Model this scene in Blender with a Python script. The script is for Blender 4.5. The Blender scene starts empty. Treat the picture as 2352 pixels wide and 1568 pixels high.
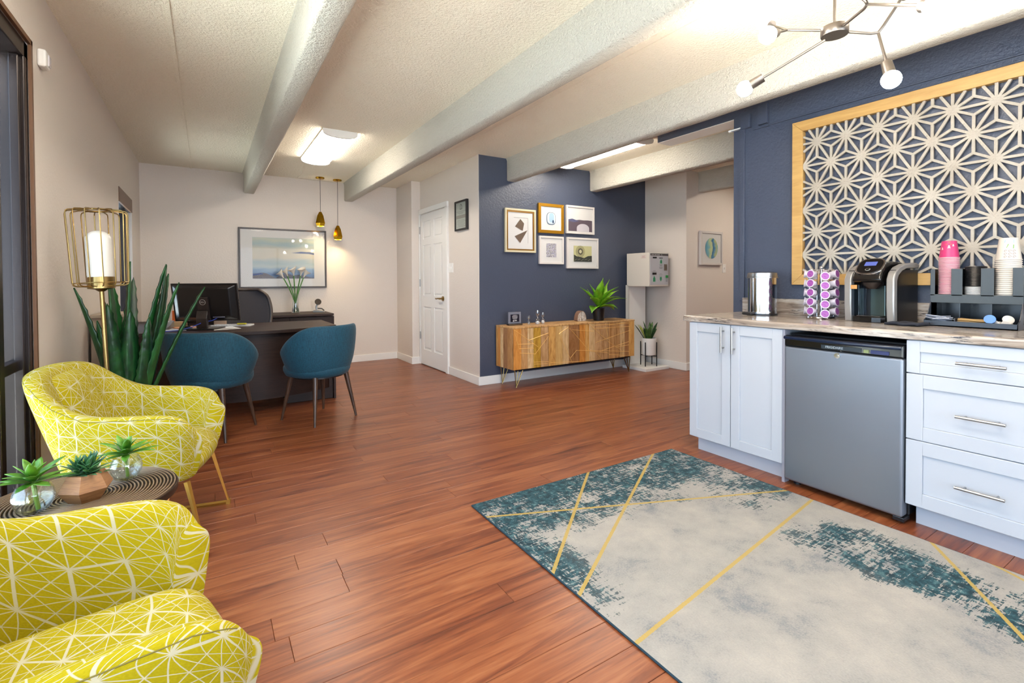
import bpy, math, random
from mathutils import Vector, Matrix
from math import sin, cos, pi, radians as R
random.seed(7)
S = bpy.context.scene
COL = S.collection

# ---------------------------------------------------------------- camera, world, lights, exposure
_yaw, _pit, _rol = 0.56132, 0.016372, -0.0047023
fw = Vector((sin(_yaw)*cos(_pit), cos(_yaw)*cos(_pit), -sin(_pit)))
rt = Vector((cos(_yaw), -sin(_yaw), 0.0)); up = rt.cross(fw)
rt, up = cos(_rol)*rt + sin(_rol)*up, -sin(_rol)*rt + cos(_rol)*up
cd = bpy.data.cameras.new('camera'); cam = bpy.data.objects.new('camera', cd); COL.objects.link(cam)
cam.matrix_world = Matrix(((rt.x, up.x, -fw.x, 0), (rt.y, up.y, -fw.y, 0), (rt.z, up.z, -fw.z, 1.15), (0, 0, 0, 1)))
cd.sensor_width = 36; cd.lens = 1112.04/2352*36; cd.shift_y = -(784-661.7)/2352; cd.clip_start = 0.05
S.camera = cam
S.view_settings.view_transform = 'Standard'; S.view_settings.look = 'None'
S.view_settings.gamma = 1; S.view_settings.use_curve_mapping = False
S.view_settings.exposure = 0.95
S.cycles.max_bounces = 8; S.cycles.diffuse_bounces = 5; S.cycles.glossy_bounces = 4
S.cycles.transmission_bounces = 8; S.cycles.transparent_max_bounces = 12
S.cycles.sample_clamp_indirect = 6; S.cycles.caustics_refractive = False; S.cycles.caustics_reflective = False
S.cycles.blur_glossy = 0.5
w = bpy.data.worlds.new('world'); S.world = w; w.use_nodes = True
wt = w.node_tree; wb = wt.nodes['Background']
sk = wt.nodes.new('ShaderNodeTexGradient'); tc = wt.nodes.new('ShaderNodeTexCoord'); mp = wt.nodes.new('ShaderNodeMapping')
mp.inputs['Rotation'].default_value = (0, R(90), 0)
wr = wt.nodes.new('ShaderNodeValToRGB')
wt.links.new(tc.outputs['Generated'], mp.inputs['Vector']); wt.links.new(mp.outputs['Vector'], sk.inputs['Vector'])
wt.links.new(sk.outputs['Fac'], wr.inputs['Fac'])
wr.color_ramp.elements[0].color = (.72, .84, 1, 1); wr.color_ramp.elements[1].color = (.55, .74, 1, 1)
wt.links.new(wr.outputs['Color'], wb.inputs['Color']); wb.inputs['Strength'].default_value = 4.2
def area(name, loc, rot, sx, sy, power, color, portal=False):
    l = bpy.data.lights.new(name, 'AREA'); l.shape = 'RECTANGLE'; l.size = sx; l.size_y = sy; l.energy = power; l.color = color
    if portal: l.cycles.is_portal = True
    o = bpy.data.objects.new(name, l); COL.objects.link(o); o.location = loc; o.rotation_euler = rot
    return o
area('window_portal', (-.86, -.6, 1.25), (0, R(-90), 0), 2.2, 7.2, 1, (1, 1, 1), True)
area('front_window_fill', (1.4, -4.32, 1.25), (R(90), 0, 0), 3.6, 2.1, 35, (.86, .93, 1))  # lamp added in the unseen front window to brighten the room
sl = bpy.data.lights.new('sun', 'SUN'); sl.energy = 36; sl.angle = .01; sl.color = (1, .94, .84); so = bpy.data.objects.new('sun', sl); COL.objects.link(so)
so.rotation_euler = Vector((-.14, -.12, -1)).to_track_quat('-Z', 'Y').to_euler()

# ---------------------------------------------------------------- helpers
def lin(v): v /= 255.0; return v/12.92 if v <= .04045 else ((v+.055)/1.055)**2.4
def C(r, g, b, k=.78): return (lin(r)*k, lin(g)*k, lin(b)*k, 1)
class MB:
    def __init__(s): s.v = []; s.f = []; s.uv = None
    def add(s, vs, fs):
        o = len(s.v); s.v += [tuple(v) for v in vs]; s.f += [tuple(i+o for i in f) for f in fs]; return s
    def box(s, x0, x1, y0, y1, z0, z1, M=None):
        vs = [Vector((x, y, z)) for z in (z0, z1) for y in (y0, y1) for x in (x0, x1)]
        if M: vs = [M @ v for v in vs]
        return s.add(vs, [(0, 2, 3, 1), (4, 5, 7, 6), (0, 1, 5, 4), (2, 6, 7, 3), (0, 4, 6, 2), (1, 3, 7, 5)])
    def tube(s, pts, r, n=8, closed=False, phase=0, caps=True):
        P = [Vector(p) for p in pts]; L = len(P); vs = []; fs = []; pr = None
        for i, p in enumerate(P):
            a = P[(i-1) % L] if (closed or i) else P[0]; b = P[(i+1) % L] if (closed or i < L-1) else P[-1]
            t = (b-a).normalized()
            if pr is None:
                pr = Vector((0, 0, 1)).cross(t)
                if pr.length < .1: pr = Vector((1, 0, 0))
            pr = (pr - t*pr.dot(t)).normalized(); q = t.cross(pr)
            rr = r[i] if isinstance(r, (list, tuple)) else r
            for k in range(n):
                A = 2*pi*k/n + phase; vs.append(p + (pr*cos(A)+q*sin(A))*rr)
        m = L if closed else L-1
        for i in range(m):
            for k in range(n):
                j = (i+1) % L; fs.append((i*n+k, i*n+(k+1) % n, j*n+(k+1) % n, j*n+k))
        if not closed and caps: fs += [tuple(range(n))[::-1], tuple((L-1)*n+k for k in range(n))]
        return s.add(vs, fs)
    def cyl(s, a, b, r0, r1=None, n=16): return s.tube([a, b], [r0, r0 if r1 is None else r1], n)
    def lathe(s, prof, n=24, c=(0, 0, 0), caps=True, ph=0):
        vs = []; fs = []
        for r, z in prof:
            for k in range(n): vs.append((c[0]+r*cos(2*pi*k/n+ph), c[1]+r*sin(2*pi*k/n+ph), c[2]+z))
        for i in range(len(prof)-1):
            for k in range(n): fs.append((i*n+k, i*n+(k+1) % n, (i+1)*n+(k+1) % n, (i+1)*n+k))
        if caps:
            if prof[0][0] > 1e-5: fs.append(tuple(range(n))[::-1])
            if prof[-1][0] > 1e-5: fs.append(tuple((len(prof)-1)*n+k for k in range(n)))
        return s.add(vs, fs)
    def prism(s, poly, ax, a, b):
        n = len(poly)
        def P(p, h): return {'x': (h, p[0], p[1]), 'y': (p[0], h, p[1]), 'z': (p[0], p[1], h)}[ax]
        vs = [P(p, a) for p in poly] + [P(p, b) for p in poly]
        return s.add(vs, [tuple(range(n))[::-1], tuple(range(n, 2*n))] + [(i, (i+1) % n, n+(i+1) % n, n+i) for i in range(n)])
    def sph(s, c, r, n=14, m=8, sc=(1, 1, 1)):
        return s.lathe_sc([(max(sin(pi*i/m), 0)*r, -cos(pi*i/m)*r) for i in range(m+1)], n, c, sc)
    def lathe_sc(s, prof, n, c, sc):
        o = len(s.v); s.lathe(prof, n)
        for i in range(o, len(s.v)):
            x, y, z = s.v[i]; s.v[i] = (c[0]+x*sc[0], c[1]+y*sc[1], c[2]+z*sc[2])
        return s
    def build(s, name, m, parent=None, smooth=False, bev=0, sub=0, loc=None, ang=40, recalc=True, seg=2):
        import bmesh
        me = bpy.data.meshes.new(name); me.from_pydata(s.v, [], s.f)
        if s.uv:
            ul = me.uv_layers.new(name='UVMap'); i = 0
            for fi in s.f:
                for vi in fi: ul.data[i].uv = s.uv[vi]; i += 1
        bm = bmesh.new(); bm.from_mesh(me)
        if not s.uv: bmesh.ops.remove_doubles(bm, verts=bm.verts, dist=1e-6)
        if recalc: bmesh.ops.recalc_face_normals(bm, faces=bm.faces)
        bm.to_mesh(me); bm.free()
        if m: me.materials.append(m)
        if smooth:
            me.polygons.foreach_set('use_smooth', [True]*len(me.polygons))
            if not sub: me.set_sharp_from_angle(angle=R(ang))
        o = bpy.data.objects.new(name, me); COL.objects.link(o)
        if parent: o.parent = parent
        if loc: o.location = loc
        if bev:
            b = o.modifiers.new('bevel', 'BEVEL'); b.width = bev; b.segments = seg; b.limit_method = 'ANGLE'; b.angle_limit = R(35)
        if sub:
            b = o.modifiers.new('sub', 'SUBSURF'); b.levels = sub; b.render_levels = sub
        return o
def box(name, m, x0, x1, y0, y1, z0, z1, parent=None, bev=0, **k): return MB().box(x0, x1, y0, y1, z0, z1).build(name, m, parent, bev=bev, **k)
def thing(name, label, cat, loc=(0, 0, 0), rz=0, group=None, kind=None):
    o = bpy.data.objects.new(name, None); COL.objects.link(o); o.empty_display_size = .05
    o.location = loc; o.rotation_euler = (0, 0, rz); tag(o, label, cat, group, kind); return o
def tag(o, label=None, cat=None, group=None, kind=None):
    if label: o['label'] = label
    if cat: o['category'] = cat
    if group: o['group'] = group
    if kind: o['kind'] = kind
    return o
def struct(o, label=None): o['kind'] = 'structure'; o['label'] = label or o.name.replace('_', ' '); return o
def dup(root, loc, rz=0, label=None, group=None, scale=None, rot=None):
    r = root.copy(); COL.objects.link(r); r.location = loc; r.rotation_euler = rot or (0, 0, rz)
    if scale: r.scale = scale
    if label: r['label'] = label
    if group: r['group'] = group
    for ch in root.children:
        c = ch.copy(); COL.objects.link(c); c.parent = r
        for g in ch.children:
            d = g.copy(); COL.objects.link(d); d.parent = c
    return r
def text(name, body, m, size, parent, loc, rot, ext=.0006, align='CENTER'):
    cu = bpy.data.curves.new(name, 'FONT'); cu.body = body; cu.size = size; cu.extrude = ext; cu.align_x = align; cu.align_y = 'CENTER'
    tmp = bpy.data.objects.new('tmp', cu); COL.objects.link(tmp); dg = bpy.context.evaluated_depsgraph_get()
    me = bpy.data.meshes.new_from_object(tmp.evaluated_get(dg)); bpy.data.objects.remove(tmp); bpy.data.curves.remove(cu)
    me.materials.clear(); me.materials.append(m); o = bpy.data.objects.new(name, me); COL.objects.link(o); o.parent = parent; o.location = loc; o.rotation_euler = rot
    return o
# ---------------------------------------------------------------- materials
class NT:
    def __init__(s, name):
        s.m = bpy.data.materials.new(name); s.m.use_nodes = True; s.t = s.m.node_tree; s.b = s.t.nodes['Principled BSDF']
        s.co = s.t.nodes.new('ShaderNodeTexCoord')
    def set(s, inp, v):
        if hasattr(v, 'is_linked') or isinstance(v, bpy.types.NodeSocket): s.t.links.new(v, inp)
        elif v is not None: inp.default_value = v
    def node(s, ty, ins, props=None):
        n = s.t.nodes.new(ty)
        for k, v in (props or {}).items(): setattr(n, k, v)
        for k, v in ins.items(): s.set(n.inputs[k], v)
        return n
    def M(s, op, a, b=0.0, c=None, clamp=False):
        d = {0: a, 1: b}
        if c is not None: d[2] = c
        return s.node('ShaderNodeMath', d, {'operation': op, 'use_clamp': clamp}).outputs[0]
    def mapv(s, v, sc=(1, 1, 1), loc=(0, 0, 0), rot=(0, 0, 0)):
        return s.node('ShaderNodeMapping', {'Vector': v, 'Scale': sc, 'Location': loc, 'Rotation': rot}).outputs[0]
    def noise(s, v, scale, detail=3, rough=.5, dist=0): return s.node('ShaderNodeTexNoise', {'Vector': v, 'Scale': scale, 'Detail': detail, 'Roughness': rough, 'Distortion': dist}).outputs[0]
    def ramp(s, f, stops, interp='LINEAR'):
        n = s.node('ShaderNodeValToRGB', {'Fac': f}); r = n.color_ramp; r.interpolation = interp
        while len(r.elements) < len(stops): r.elements.new(.5)
        for e, (p, c) in zip(r.elements, stops): e.position = p; e.color = c
        return n.outputs[0]
    def mix(s, f, a, b, mode='MIX'):
        n = s.node('ShaderNodeMix', {}, {'data_type': 'RGBA', 'blend_type': mode})
        s.set(n.inputs[0], f); s.set(n.inputs[6], a); s.set(n.inputs[7], b); return n.outputs[2]
    def sep(s, v): n = s.node('ShaderNodeSeparateXYZ', {0: v}); return n.outputs
    def comb(s, x, y, z): return s.node('ShaderNodeCombineXYZ', {0: x, 1: y, 2: z}).outputs[0]
    def bump(s, h, st, dist=.01): s.set(s.b.inputs['Normal'], s.node('ShaderNodeBump', {'Height': h, 'Strength': st, 'Distance': dist}).outputs[0])
    def fin(s, c=None, rough=.5, metal=0, **k):
        if c is not None: s.set(s.b.inputs['Base Color'], c)
        s.set(s.b.inputs['Roughness'], rough); s.set(s.b.inputs['Metallic'], metal)
        for kk, v in k.items(): s.set(s.b.inputs[kk.replace('_', ' ')], v)
        return s.m
def mat(name, c, rough=.5, metal=0, bump=None, noise=None, **k):
    n = NT(name); cc = c
    if noise: cc = n.mix(n.ramp(n.noise(n.co.outputs['Object'], noise[0], 4), [(.3, (0, 0, 0, 1)), (.7, (1, 1, 1, 1))]), c, noise[1])
    if bump: n.bump(n.noise(n.co.outputs['Object'], bump[0], 3), bump[1], bump[2] if len(bump) > 2 else .005)
    return n.fin(cc, rough, metal, **k)
def emit(name, c, st): return NT(name).fin((0, 0, 0, 1), .5, Emission_Color=c, Emission_Strength=st)
def thin_glass(name, tint=(1, 1, 1, 1), rough=.02, base=.04):
    m = bpy.data.materials.new(name); m.use_nodes = True; t = m.node_tree; t.nodes.clear()
    o = t.nodes.new('ShaderNodeOutputMaterial'); x = t.nodes.new('ShaderNodeMixShader'); f = t.nodes.new('ShaderNodeLayerWeight'); f.inputs[0].default_value = .5
    p = t.nodes.new('ShaderNodeMath'); p.operation = 'POWER'; p.inputs[1].default_value = 4.2; q = t.nodes.new('ShaderNodeMath'); q.operation = 'MULTIPLY_ADD'; q.inputs[1].default_value = .9; q.inputs[2].default_value = base
    a = t.nodes.new('ShaderNodeBsdfTransparent'); a.inputs[0].default_value = tint; g = t.nodes.new('ShaderNodeBsdfGlossy'); g.inputs['Roughness'].default_value = rough
    t.links.new(f.outputs['Facing'], p.inputs[0]); t.links.new(p.outputs[0], q.inputs[0]); t.links.new(q.outputs[0], x.inputs[0])
    t.links.new(a.outputs[0], x.inputs[1]); t.links.new(g.outputs[0], x.inputs[2]); t.links.new(x.outputs[0], o.inputs[0])
    return m
def rel_mat(name, c, rough, scale, strength, c2=None, dist=.01, vor=False):
    n = NT(name); v = n.co.outputs['Object']; h = n.noise(v, scale, 5, .6)
    if vor: h = n.M('ADD', n.ramp(h, [(.35, (0, 0, 0, 1)), (.65, (1, 1, 1, 1))]), n.noise(v, scale*2.7, 3))
    n.bump(h, strength, dist)
    cc = c if c2 is None else n.mix(n.ramp(n.noise(v, .8, 2), [(.35, (0, 0, 0, 1)), (.65, (1, 1, 1, 1))]), c, c2)
    return n.fin(cc, rough)
M_WALL = rel_mat('beige_paint', C(218, 208, 199, 1), .5, 55, .35, dist=.006)
M_CEIL = rel_mat('popcorn_ceiling', C(250, 242, 224, 1), .85, 62, .65, dist=.010, vor=True)
M_BEAM = rel_mat('textured_beam', C(238, 233, 220, .68), .8, 58, .7, dist=.011, vor=True)
M_NAVY = rel_mat('navy_paint', C(74, 82, 102), .36, 50, .5, dist=.008)
M_WHITE = mat('white_paint', C(238, 236, 232, .95), .35)
M_CAB = mat('cabinet_white', C(216, 220, 228, .66), .3)
M_DARKFR = mat('dark_bronze_frame', C(46, 36, 34), .25, .5)
M_BROWNFR = mat('brown_frame_trim', C(120, 84, 56), .4)
M_BLACK = mat('black_plastic', C(24, 24, 26), .32)
M_BLACKM = mat('black_metal', C(30, 30, 34), .4, .6)
M_STEEL = mat('brushed_nickel', C(190, 186, 182), .28, 1)
M_CHROME = mat('chrome', C(225, 225, 228), .08, 1)
M_BRASS = mat('brass', C(212, 170, 84, 1), .3, .9)
M_ABRASS = mat('antique_brass', C(168, 140, 88), .28, 1)
M_GLASS = NT('clear_glass').fin((1, 1, 1, 1), .0, Transmission_Weight=1.0, IOR=1.45)
M_WATER = NT('water').fin((.98, 1, .97, 1), .0, Transmission_Weight=1.0, IOR=1.33)
M_PANE = thin_glass('picture_glass', base=.03); M_VASE = thin_glass('vase_glass', (.96, .98, .97, 1), base=.09); M_MUSEUM = thin_glass('anti_glare_glass', base=.006); M_WINGLASS = thin_glass('window_glass', (.84, .9, .93, 1))
M_SOIL = mat('soil', C(50, 40, 32), .9, bump=(60, .6))
M_PAPER = mat('paper_white', C(232, 230, 228), .6)
M_INK = mat('grey_ink', C(120, 120, 122), .6)
def wood_nodes(name, stops, sc, rough=.3, fine=.25, dist=1.2, rnd=True, coat=0, usecol=False, spec=.5):
    n = NT(name); v = n.co.outputs['Object']; oi = n.node('ShaderNodeObjectInfo', {}).outputs
    if rnd: v = n.node('ShaderNodeVectorMath', {0: v, 1: n.comb(n.M('MULTIPLY', oi['Random'], 37.0), n.M('MULTIPLY', oi['Random'], 91.0), n.M('MULTIPLY', oi['Random'], 17.0))}, {'operation': 'ADD'}).outputs[0]
    a = n.noise(n.mapv(v, sc), 1, 5, .62, dist); b = n.noise(n.mapv(v, tuple(x*7 for x in sc)), 1, 2, .5)
    f = n.M('ADD', n.M('MULTIPLY', a, 1-fine), n.M('MULTIPLY', b, fine))
    if rnd: f = n.M('ADD', f, n.M('MULTIPLY', n.M('SUBTRACT', oi['Random'], .5), .08))
    c = n.ramp(f, stops)
    if usecol: c = n.mix(1.0, c, oi['Color'], 'MULTIPLY')
    n.bump(b, .08, .003)
    return n.fin(c, n.M('ADD', n.M('MULTIPLY', b, .12), rough-.06), Coat_Weight=coat, Coat_Roughness=.15)
M_FLOOR = wood_nodes('acacia_floor_plank', [(.28, C(80, 40, 24, .66)), (.40, C(128, 66, 40, .66)), (.52, C(158, 90, 54, .66)), (.68, C(184, 116, 74, .66))], (1.0, 15, 5), .33, .25, 1.8)
M_DKWOOD = wood_nodes('espresso_laminate', [(.3, C(34, 20, 16)), (.7, C(62, 40, 32))], (2, 30, 30), .5, .3, .5, rnd=False)
M_DKWOOD.node_tree.nodes['Principled BSDF'].inputs['Specular IOR Level'].default_value = .3
M_NICKEL = mat('dark_nickel', C(128, 122, 116), .36, 1)
M_LEGWOOD = wood_nodes('walnut_leg', [(.3, C(50, 34, 26)), (.7, C(96, 70, 54))], (20, 20, 3), .3, .3, .5, rnd=False)
M_PINE = wood_nodes('golden_pine', [(.3, C(186, 142, 78)), (.7, C(222, 180, 112))], (14, 2, 14), .45, .2, .8)
M_MANGO = wood_nodes('mango_wood', [(.25, C(130, 96, 62)), (.40, C(206, 176, 136)), (.56, C(238, 216, 184)), (.75, C(252, 240, 222))], (12, 12, 2.2), .35, .25, 2.2, usecol=True)
M_POTWOOD = wood_nodes('faceted_wood', [(.3, C(128, 84, 52)), (.7, C(190, 136, 88))], (6, 6, 60), .5, .2, 2.0, rnd=False)
# ---------------------------------------------------------------- room shell
ZC = 2.52
fl = box('floor', M_FLOOR, -.8, 8.3, -4.6, 7.15, -.08, -.006); struct(fl, 'reddish brown wood plank floor')
rr = random.Random(3); PW = .125; y = .45; k = 0
while y < 7.0:
    y1 = min(y+PW, 6.999)
    xr = 2.83 if y < 2.05 else (5.14 if y < 4.66 else 2.505)
    x = -.649; first = True; off = rr.uniform(.25, 1.22)
    while x < xr:
        L = off if first else 1.22; first = False; x1 = min(x+L, xr)
        if xr-x1 < .15: x1 = xr
        g = .0005; e = .001; z = rr.uniform(-.0004, 0)
        vs = [(x+g, y+g, -.006), (x1-g, y+g, -.006), (x1-g, y1-g, -.006), (x+g, y1-g, -.006), (x+g+e, y+g+e, z), (x1-g-e, y+g+e, z), (x1-g-e, y1-g-e, z), (x+g+e, y1-g-e, z),
              (x+g, y+g, z-.0012), (x1-g, y+g, z-.0012), (x1-g, y1-g, z-.0012), (x+g, y1-g, z-.0012)]
        me = bpy.data.meshes.new('plank'); me.from_pydata(vs, [], [(4, 5, 6, 7)] + [(a, (a+1) % 4, 8+(a+1) % 4, 8+a) for a in range(4)] + [(8+a, 8+(a+1) % 4, 4+(a+1) % 4, 4+a) for a in range(4)])
        me.materials.append(M_FLOOR); o = bpy.data.objects.new('plank', me); COL.objects.link(o); o.parent = fl
        x = x1; k += 1
    y += PW
struct(box('ceiling', M_CEIL, -.8, 8.3, -4.6, 7.15, ZC, ZC+.1), 'cream textured ceiling')
for i, x0 in enumerate((.40, 1.635, 2.87, 4.10, 5.335)):
    yb = (7.0, 7.0, 4.66, 4.66, 3.99)[i]
    n = 60; xs = [x0, x0+.012, x0+.108, x0+.12]; vs = []; fs = []
    rb = random.Random(i)
    for j in range(n+1):
        yy = -4.29+(yb+4.29)*j/n; d = rb.uniform(-.0015, .0015)
        for px, pz in ((x0-.012, ZC), (x0, ZC-.03), (x0+d, 2.277), (x0+.012, 2.266+d), (x0+.108, 2.266-d), (x0+.12+d, 2.277), (x0+.12, ZC-.03), (x0+.132, ZC)): vs.append((px, yy, pz))
    for j in range(n):
        for q in range(8): fs.append((j*8+q, j*8+(q+1) % 8, (j+1)*8+(q+1) % 8, (j+1)*8+q))
    fs += [tuple(range(8)), tuple(n*8+q for q in range(8))]
    struct(MB().add(vs, fs).build('ceiling_beam', M_BEAM, smooth=True, ang=50), 'textured ceiling beam %s' % ('nearest the left wall', 'between desk light and door', 'ending on the navy wall', 'above the water station side', 'over the hall wall')[i])
struct(box('trim_1', M_CEIL, -.162, -.14, -4.2, 6.99, ZC-.009, ZC+.01, bev=.003), 'ceiling seam batten of left bay')
struct(box('trim_2', M_CEIL, 2.2, 2.21, -4.2, 4.66, ZC-.003, ZC+.01, bev=.001), 'ceiling seam of middle bay')
# left wall with two window openings
wl = MB()
for a in ((-.75, -.65, -4.45, -4.2, 0, ZC), (-.75, -.65, -4.2, 2.94, 0, .12), (-.75, -.65, -4.2, 2.94, 2.2, ZC), (-.75, -.65, 2.94, 5.43, 0, ZC),
          (-.75, -.65, 5.43, 6.3, 0, .5), (-.75, -.65, 5.43, 6.3, 1.99, ZC), (-.75, -.65, 6.3, 7.1, 0, ZC)): wl.box(*a)
struct(wl.build('wall_left', M_WALL), 'beige left wall')
struct(box('wall_back', M_WALL, -.75, 2.5, 7.0, 7.15, 0, ZC), 'beige wall behind the desk')
wr_ = MB().box(2.385, 2.7, 6.38, 7.0, 0, ZC).box(2.51, 5.1, 4.69, 7.0, 0, ZC).box(2.51, 2.5135, 4.667, 4.69, 0, ZC)
struct(wr_.build('wall_door', M_WALL), 'beige wall holding the six panel door')
struct(box('wall_accent', M_NAVY, 2.5135, 5.1, 4.667, 4.69, 0, ZC), 'navy accent wall behind the sideboard')
struct(box('wall_hall_side', M_WALL, 5.1, 5.3, 3.99, 4.72, 0, ZC), 'beige wall beside the water station')
struct(box('wall_hall', M_WALL, 5.3, 8.2, 3.99, 4.2, 0, ZC), 'pale hall wall with one framed print')
struct(box('wall_hall_end', M_WALL, 8.2, 8.3, -4.45, 4.2, 0, ZC), 'hall end wall')
wr2 = MB().box(3.40, 3.57, -4.3, 2.23, 0, 2.365).box(3.40, 3.57, -4.3, 2.965, 2.365, ZC)
struct(wr2.build('wall_right', M_NAVY), 'navy wall above the coffee counter')
struct(box('wall_right_soffit', M_WHITE, 3.405, 3.575, 2.232, 2.966, 2.36, 2.364), 'white underside of the header')
struct(box('wall_right_inner', M_WALL, 3.57, 3.6, -4.3, 2.2, 0, 2.36), 'beige back of the navy wall')
wf = MB()
for a in ((-.75, -.4, -4.45, -4.3, 0, ZC), (3.2, 8.3, -4.45, -4.3, 0, ZC), (-.4, 3.2, -4.45, -4.3, 0, .1), (-.4, 3.2, -4.45, -4.3, 2.35, ZC)): wf.box(*a)
struct(wf.build('wall_front', M_WALL), 'front wall behind the camera')
# windows
w1 = thing('window_1', 'tall dark bronze framed window on the left wall', None, kind='structure')
m = MB()
m.box(-.652, -.64, 2.925, 2.945, .1, 2.21); m.box(-.652, -.64, -4.2, 2.945, 2.19, 2.21)
m.build('outer_trim', M_BROWNFR, w1)
m = MB()
m.box(-.75, -.655, 2.885, 2.935, .12, 2.19); m.box(-.75, -.655, -4.2, 2.94, 2.12, 2.19); m.box(-.75, -.655, -4.2, 2.94, .12, .2)
m.box(-.72, -.68, -4.2, 2.9, .775, .82); m.box(-.725, -.675, 2.60, 2.655, .2, 2.12); m.box(-.725, -.675, 1.3, 1.36, .2, 2.12); m.box(-.725, -.675, -.1, -.04, .2, 2.12).box(-.725, -.675, -1.5, -1.44, .2, 2.12).box(-.725, -.675, -2.9, -2.84, .2, 2.12)
m.box(-.70, -.668, 2.86, 2.885, .2, 2.12)
m.build('window_frame', M_DARKFR, w1, bev=.004)
for a, b in ((2.655, 2.885), (1.36, 2.6), (-.04, 1.3), (-1.44, -.1), (-2.84, -1.5), (-4.2, -2.9)):
    for z0, z1 in ((.2, .775), (.82, 2.12)):
        box('pane', M_WINGLASS, -.703, -.699, a, b, z0, z1, w1)
w2 = thing('window_2', 'small dark framed window near the far corner', None, kind='structure')
box('header_trim', M_BROWNFR, -.66, -.645, 5.43, 6.3, 1.86, 1.99, w2)
m = MB().box(-.75, -.66, 5.43, 5.47, .5, 1.9).box(-.75, -.66, 5.43, 6.3, 1.86, 1.99).box(-.75, -.7, 6.26, 6.3, .5, 1.9).box(-.75, -.66, 5.43, 6.3, .5, .54)
m.build('window_frame', M_DARKFR, w2, bev=.003)
box('pane', M_WINGLASS, -.735, -.73, 5.47, 6.26, .54, 1.86, w2)
w3 = thing('window_3', 'storefront window behind the camera', None, kind='structure')
m = MB()
for xx in (-.4, .8, 2.0, 3.14): m.box(xx, xx+.06, -4.31, -4.27, .1, 2.35)
m.box(-.4, 3.2, -4.31, -4.27, .1, .18).box(-.4, 3.2, -4.31, -4.27, 2.27, 2.35)
m.build('window_frame', M_DARKFR, w3)
# outside: paving made pale to bounce light indoors, wall beyond the left window
ex = box('exterior_ground', mat('paving', C(196, 194, 188), .8), -9, 9, -9, 9, -.3, -.1); struct(ex, 'outside paving')
ex = box('exterior_wall', mat('exterior_stucco', C(70, 86, 100), .6, bump=(20, .3)), -5.2, -.9, 4.6, 4.9, -.1, 3.4); struct(ex, 'dark outside wall added beyond the left window')  # wall added, with its piers, to darken the view through the window
for i in range(5):
    m = MB().box(-4.9+i*.8, -4.45+i*.8, 4.5, 4.6, -.1, 3.2); struct(m.build('exterior_column', mat('exterior_pier', C(128, 140, 148), .6)), 'outside pier on the added wall')
# baseboards
bb = dict(left=[(-.65, -.636, 2.96, 7.0)], back=[(-.65, 2.385, 6.986, 7.0)], door=[(2.371, 2.385, 6.366, 7.0), (2.385, 2.51, 6.366, 6.38), (2.496, 2.51, 4.653, 5.44)],
          accent=[(2.51, 5.086, 4.653, 4.667)], hall_side=[(5.086, 5.1, 3.976, 4.66)], hall=[(5.1, 8.2, 3.976, 3.99)])
for kx, L in bb.items():
    m = MB()
    for x0, x1, y0, y1 in L: m.box(x0, x1, y0, y1, 0, .095)
    struct(m.build('baseboard_'+kx, M_WHITE, bev=.003), 'white baseboard along the %s wall' % kx.replace('_', ' '))
# door
d = thing('door_1', 'white six panel door with brass lever', None, kind='structure')
m = MB()
Y0, Y1 = 5.52, 6.33; XF = 2.505
pan = [(.215, .80), (.95, 1.63), (1.71, 1.95)]
cols = [(5.605, 5.875), (5.975, 6.235)]
m.box(XF, XF+.03, Y0, Y1, .012, 2.045)
dd = m.build('door_slab', M_WHITE, d)
ys = [Y0, 5.605, 5.875, 5.975, 6.235, Y1]
m = MB()
m.box(XF-.012, XF, Y0, 5.605, .012, 2.045).box(XF-.012, XF, 5.875, 5.975, .012, 2.045).box(XF-.012, XF, 6.235, Y1, .012, 2.045)
for a, b in cols:
    for z0, z1 in ((.012, .215), (.80, .95), (1.63, 1.71), (1.95, 2.045)): m.box(XF-.012, XF, a, b, z0, z1)
m.build('stile_frame', M_WHITE, d)
for a, b in cols:
    for z0, z1 in pan: box('door_panel', M_WHITE, XF-.009, XF, a+.028, b-.028, z0+.028, z1-.028, d, bev=.006, seg=1)
m = MB().box(XF-.022, XF+.01, 5.44, 5.505, 0, 2.0599).box(XF-.022, XF+.01, 6.345, 6.376, 0, 2.0599).box(XF-.0225, XF+.01, 5.4395, 6.3765, 2.06, 2.125)
m.build('casing', M_WHITE, d, bev=.004)
for z in (1.84, .4, 1.12): MB().cyl((XF-.02, 6.338, z-.05), (XF-.02, 6.338, z+.05), .008).build('hinge', M_STEEL, d, smooth=True)
h = MB().cyl((XF-.013, 5.58, .925), (XF-.023, 5.58, .925), .03, n=24).cyl((XF-.02, 5.58, .925), (XF-.07, 5.58, .925), .011)
h.tube([(XF-.065, 5.58, .925), (XF-.07, 5.62, .928), (XF-.068, 5.67, .92), (XF-.064, 5.70, .925)], .009)
h.build('lever_handle', M_ABRASS, d, smooth=True)
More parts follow.
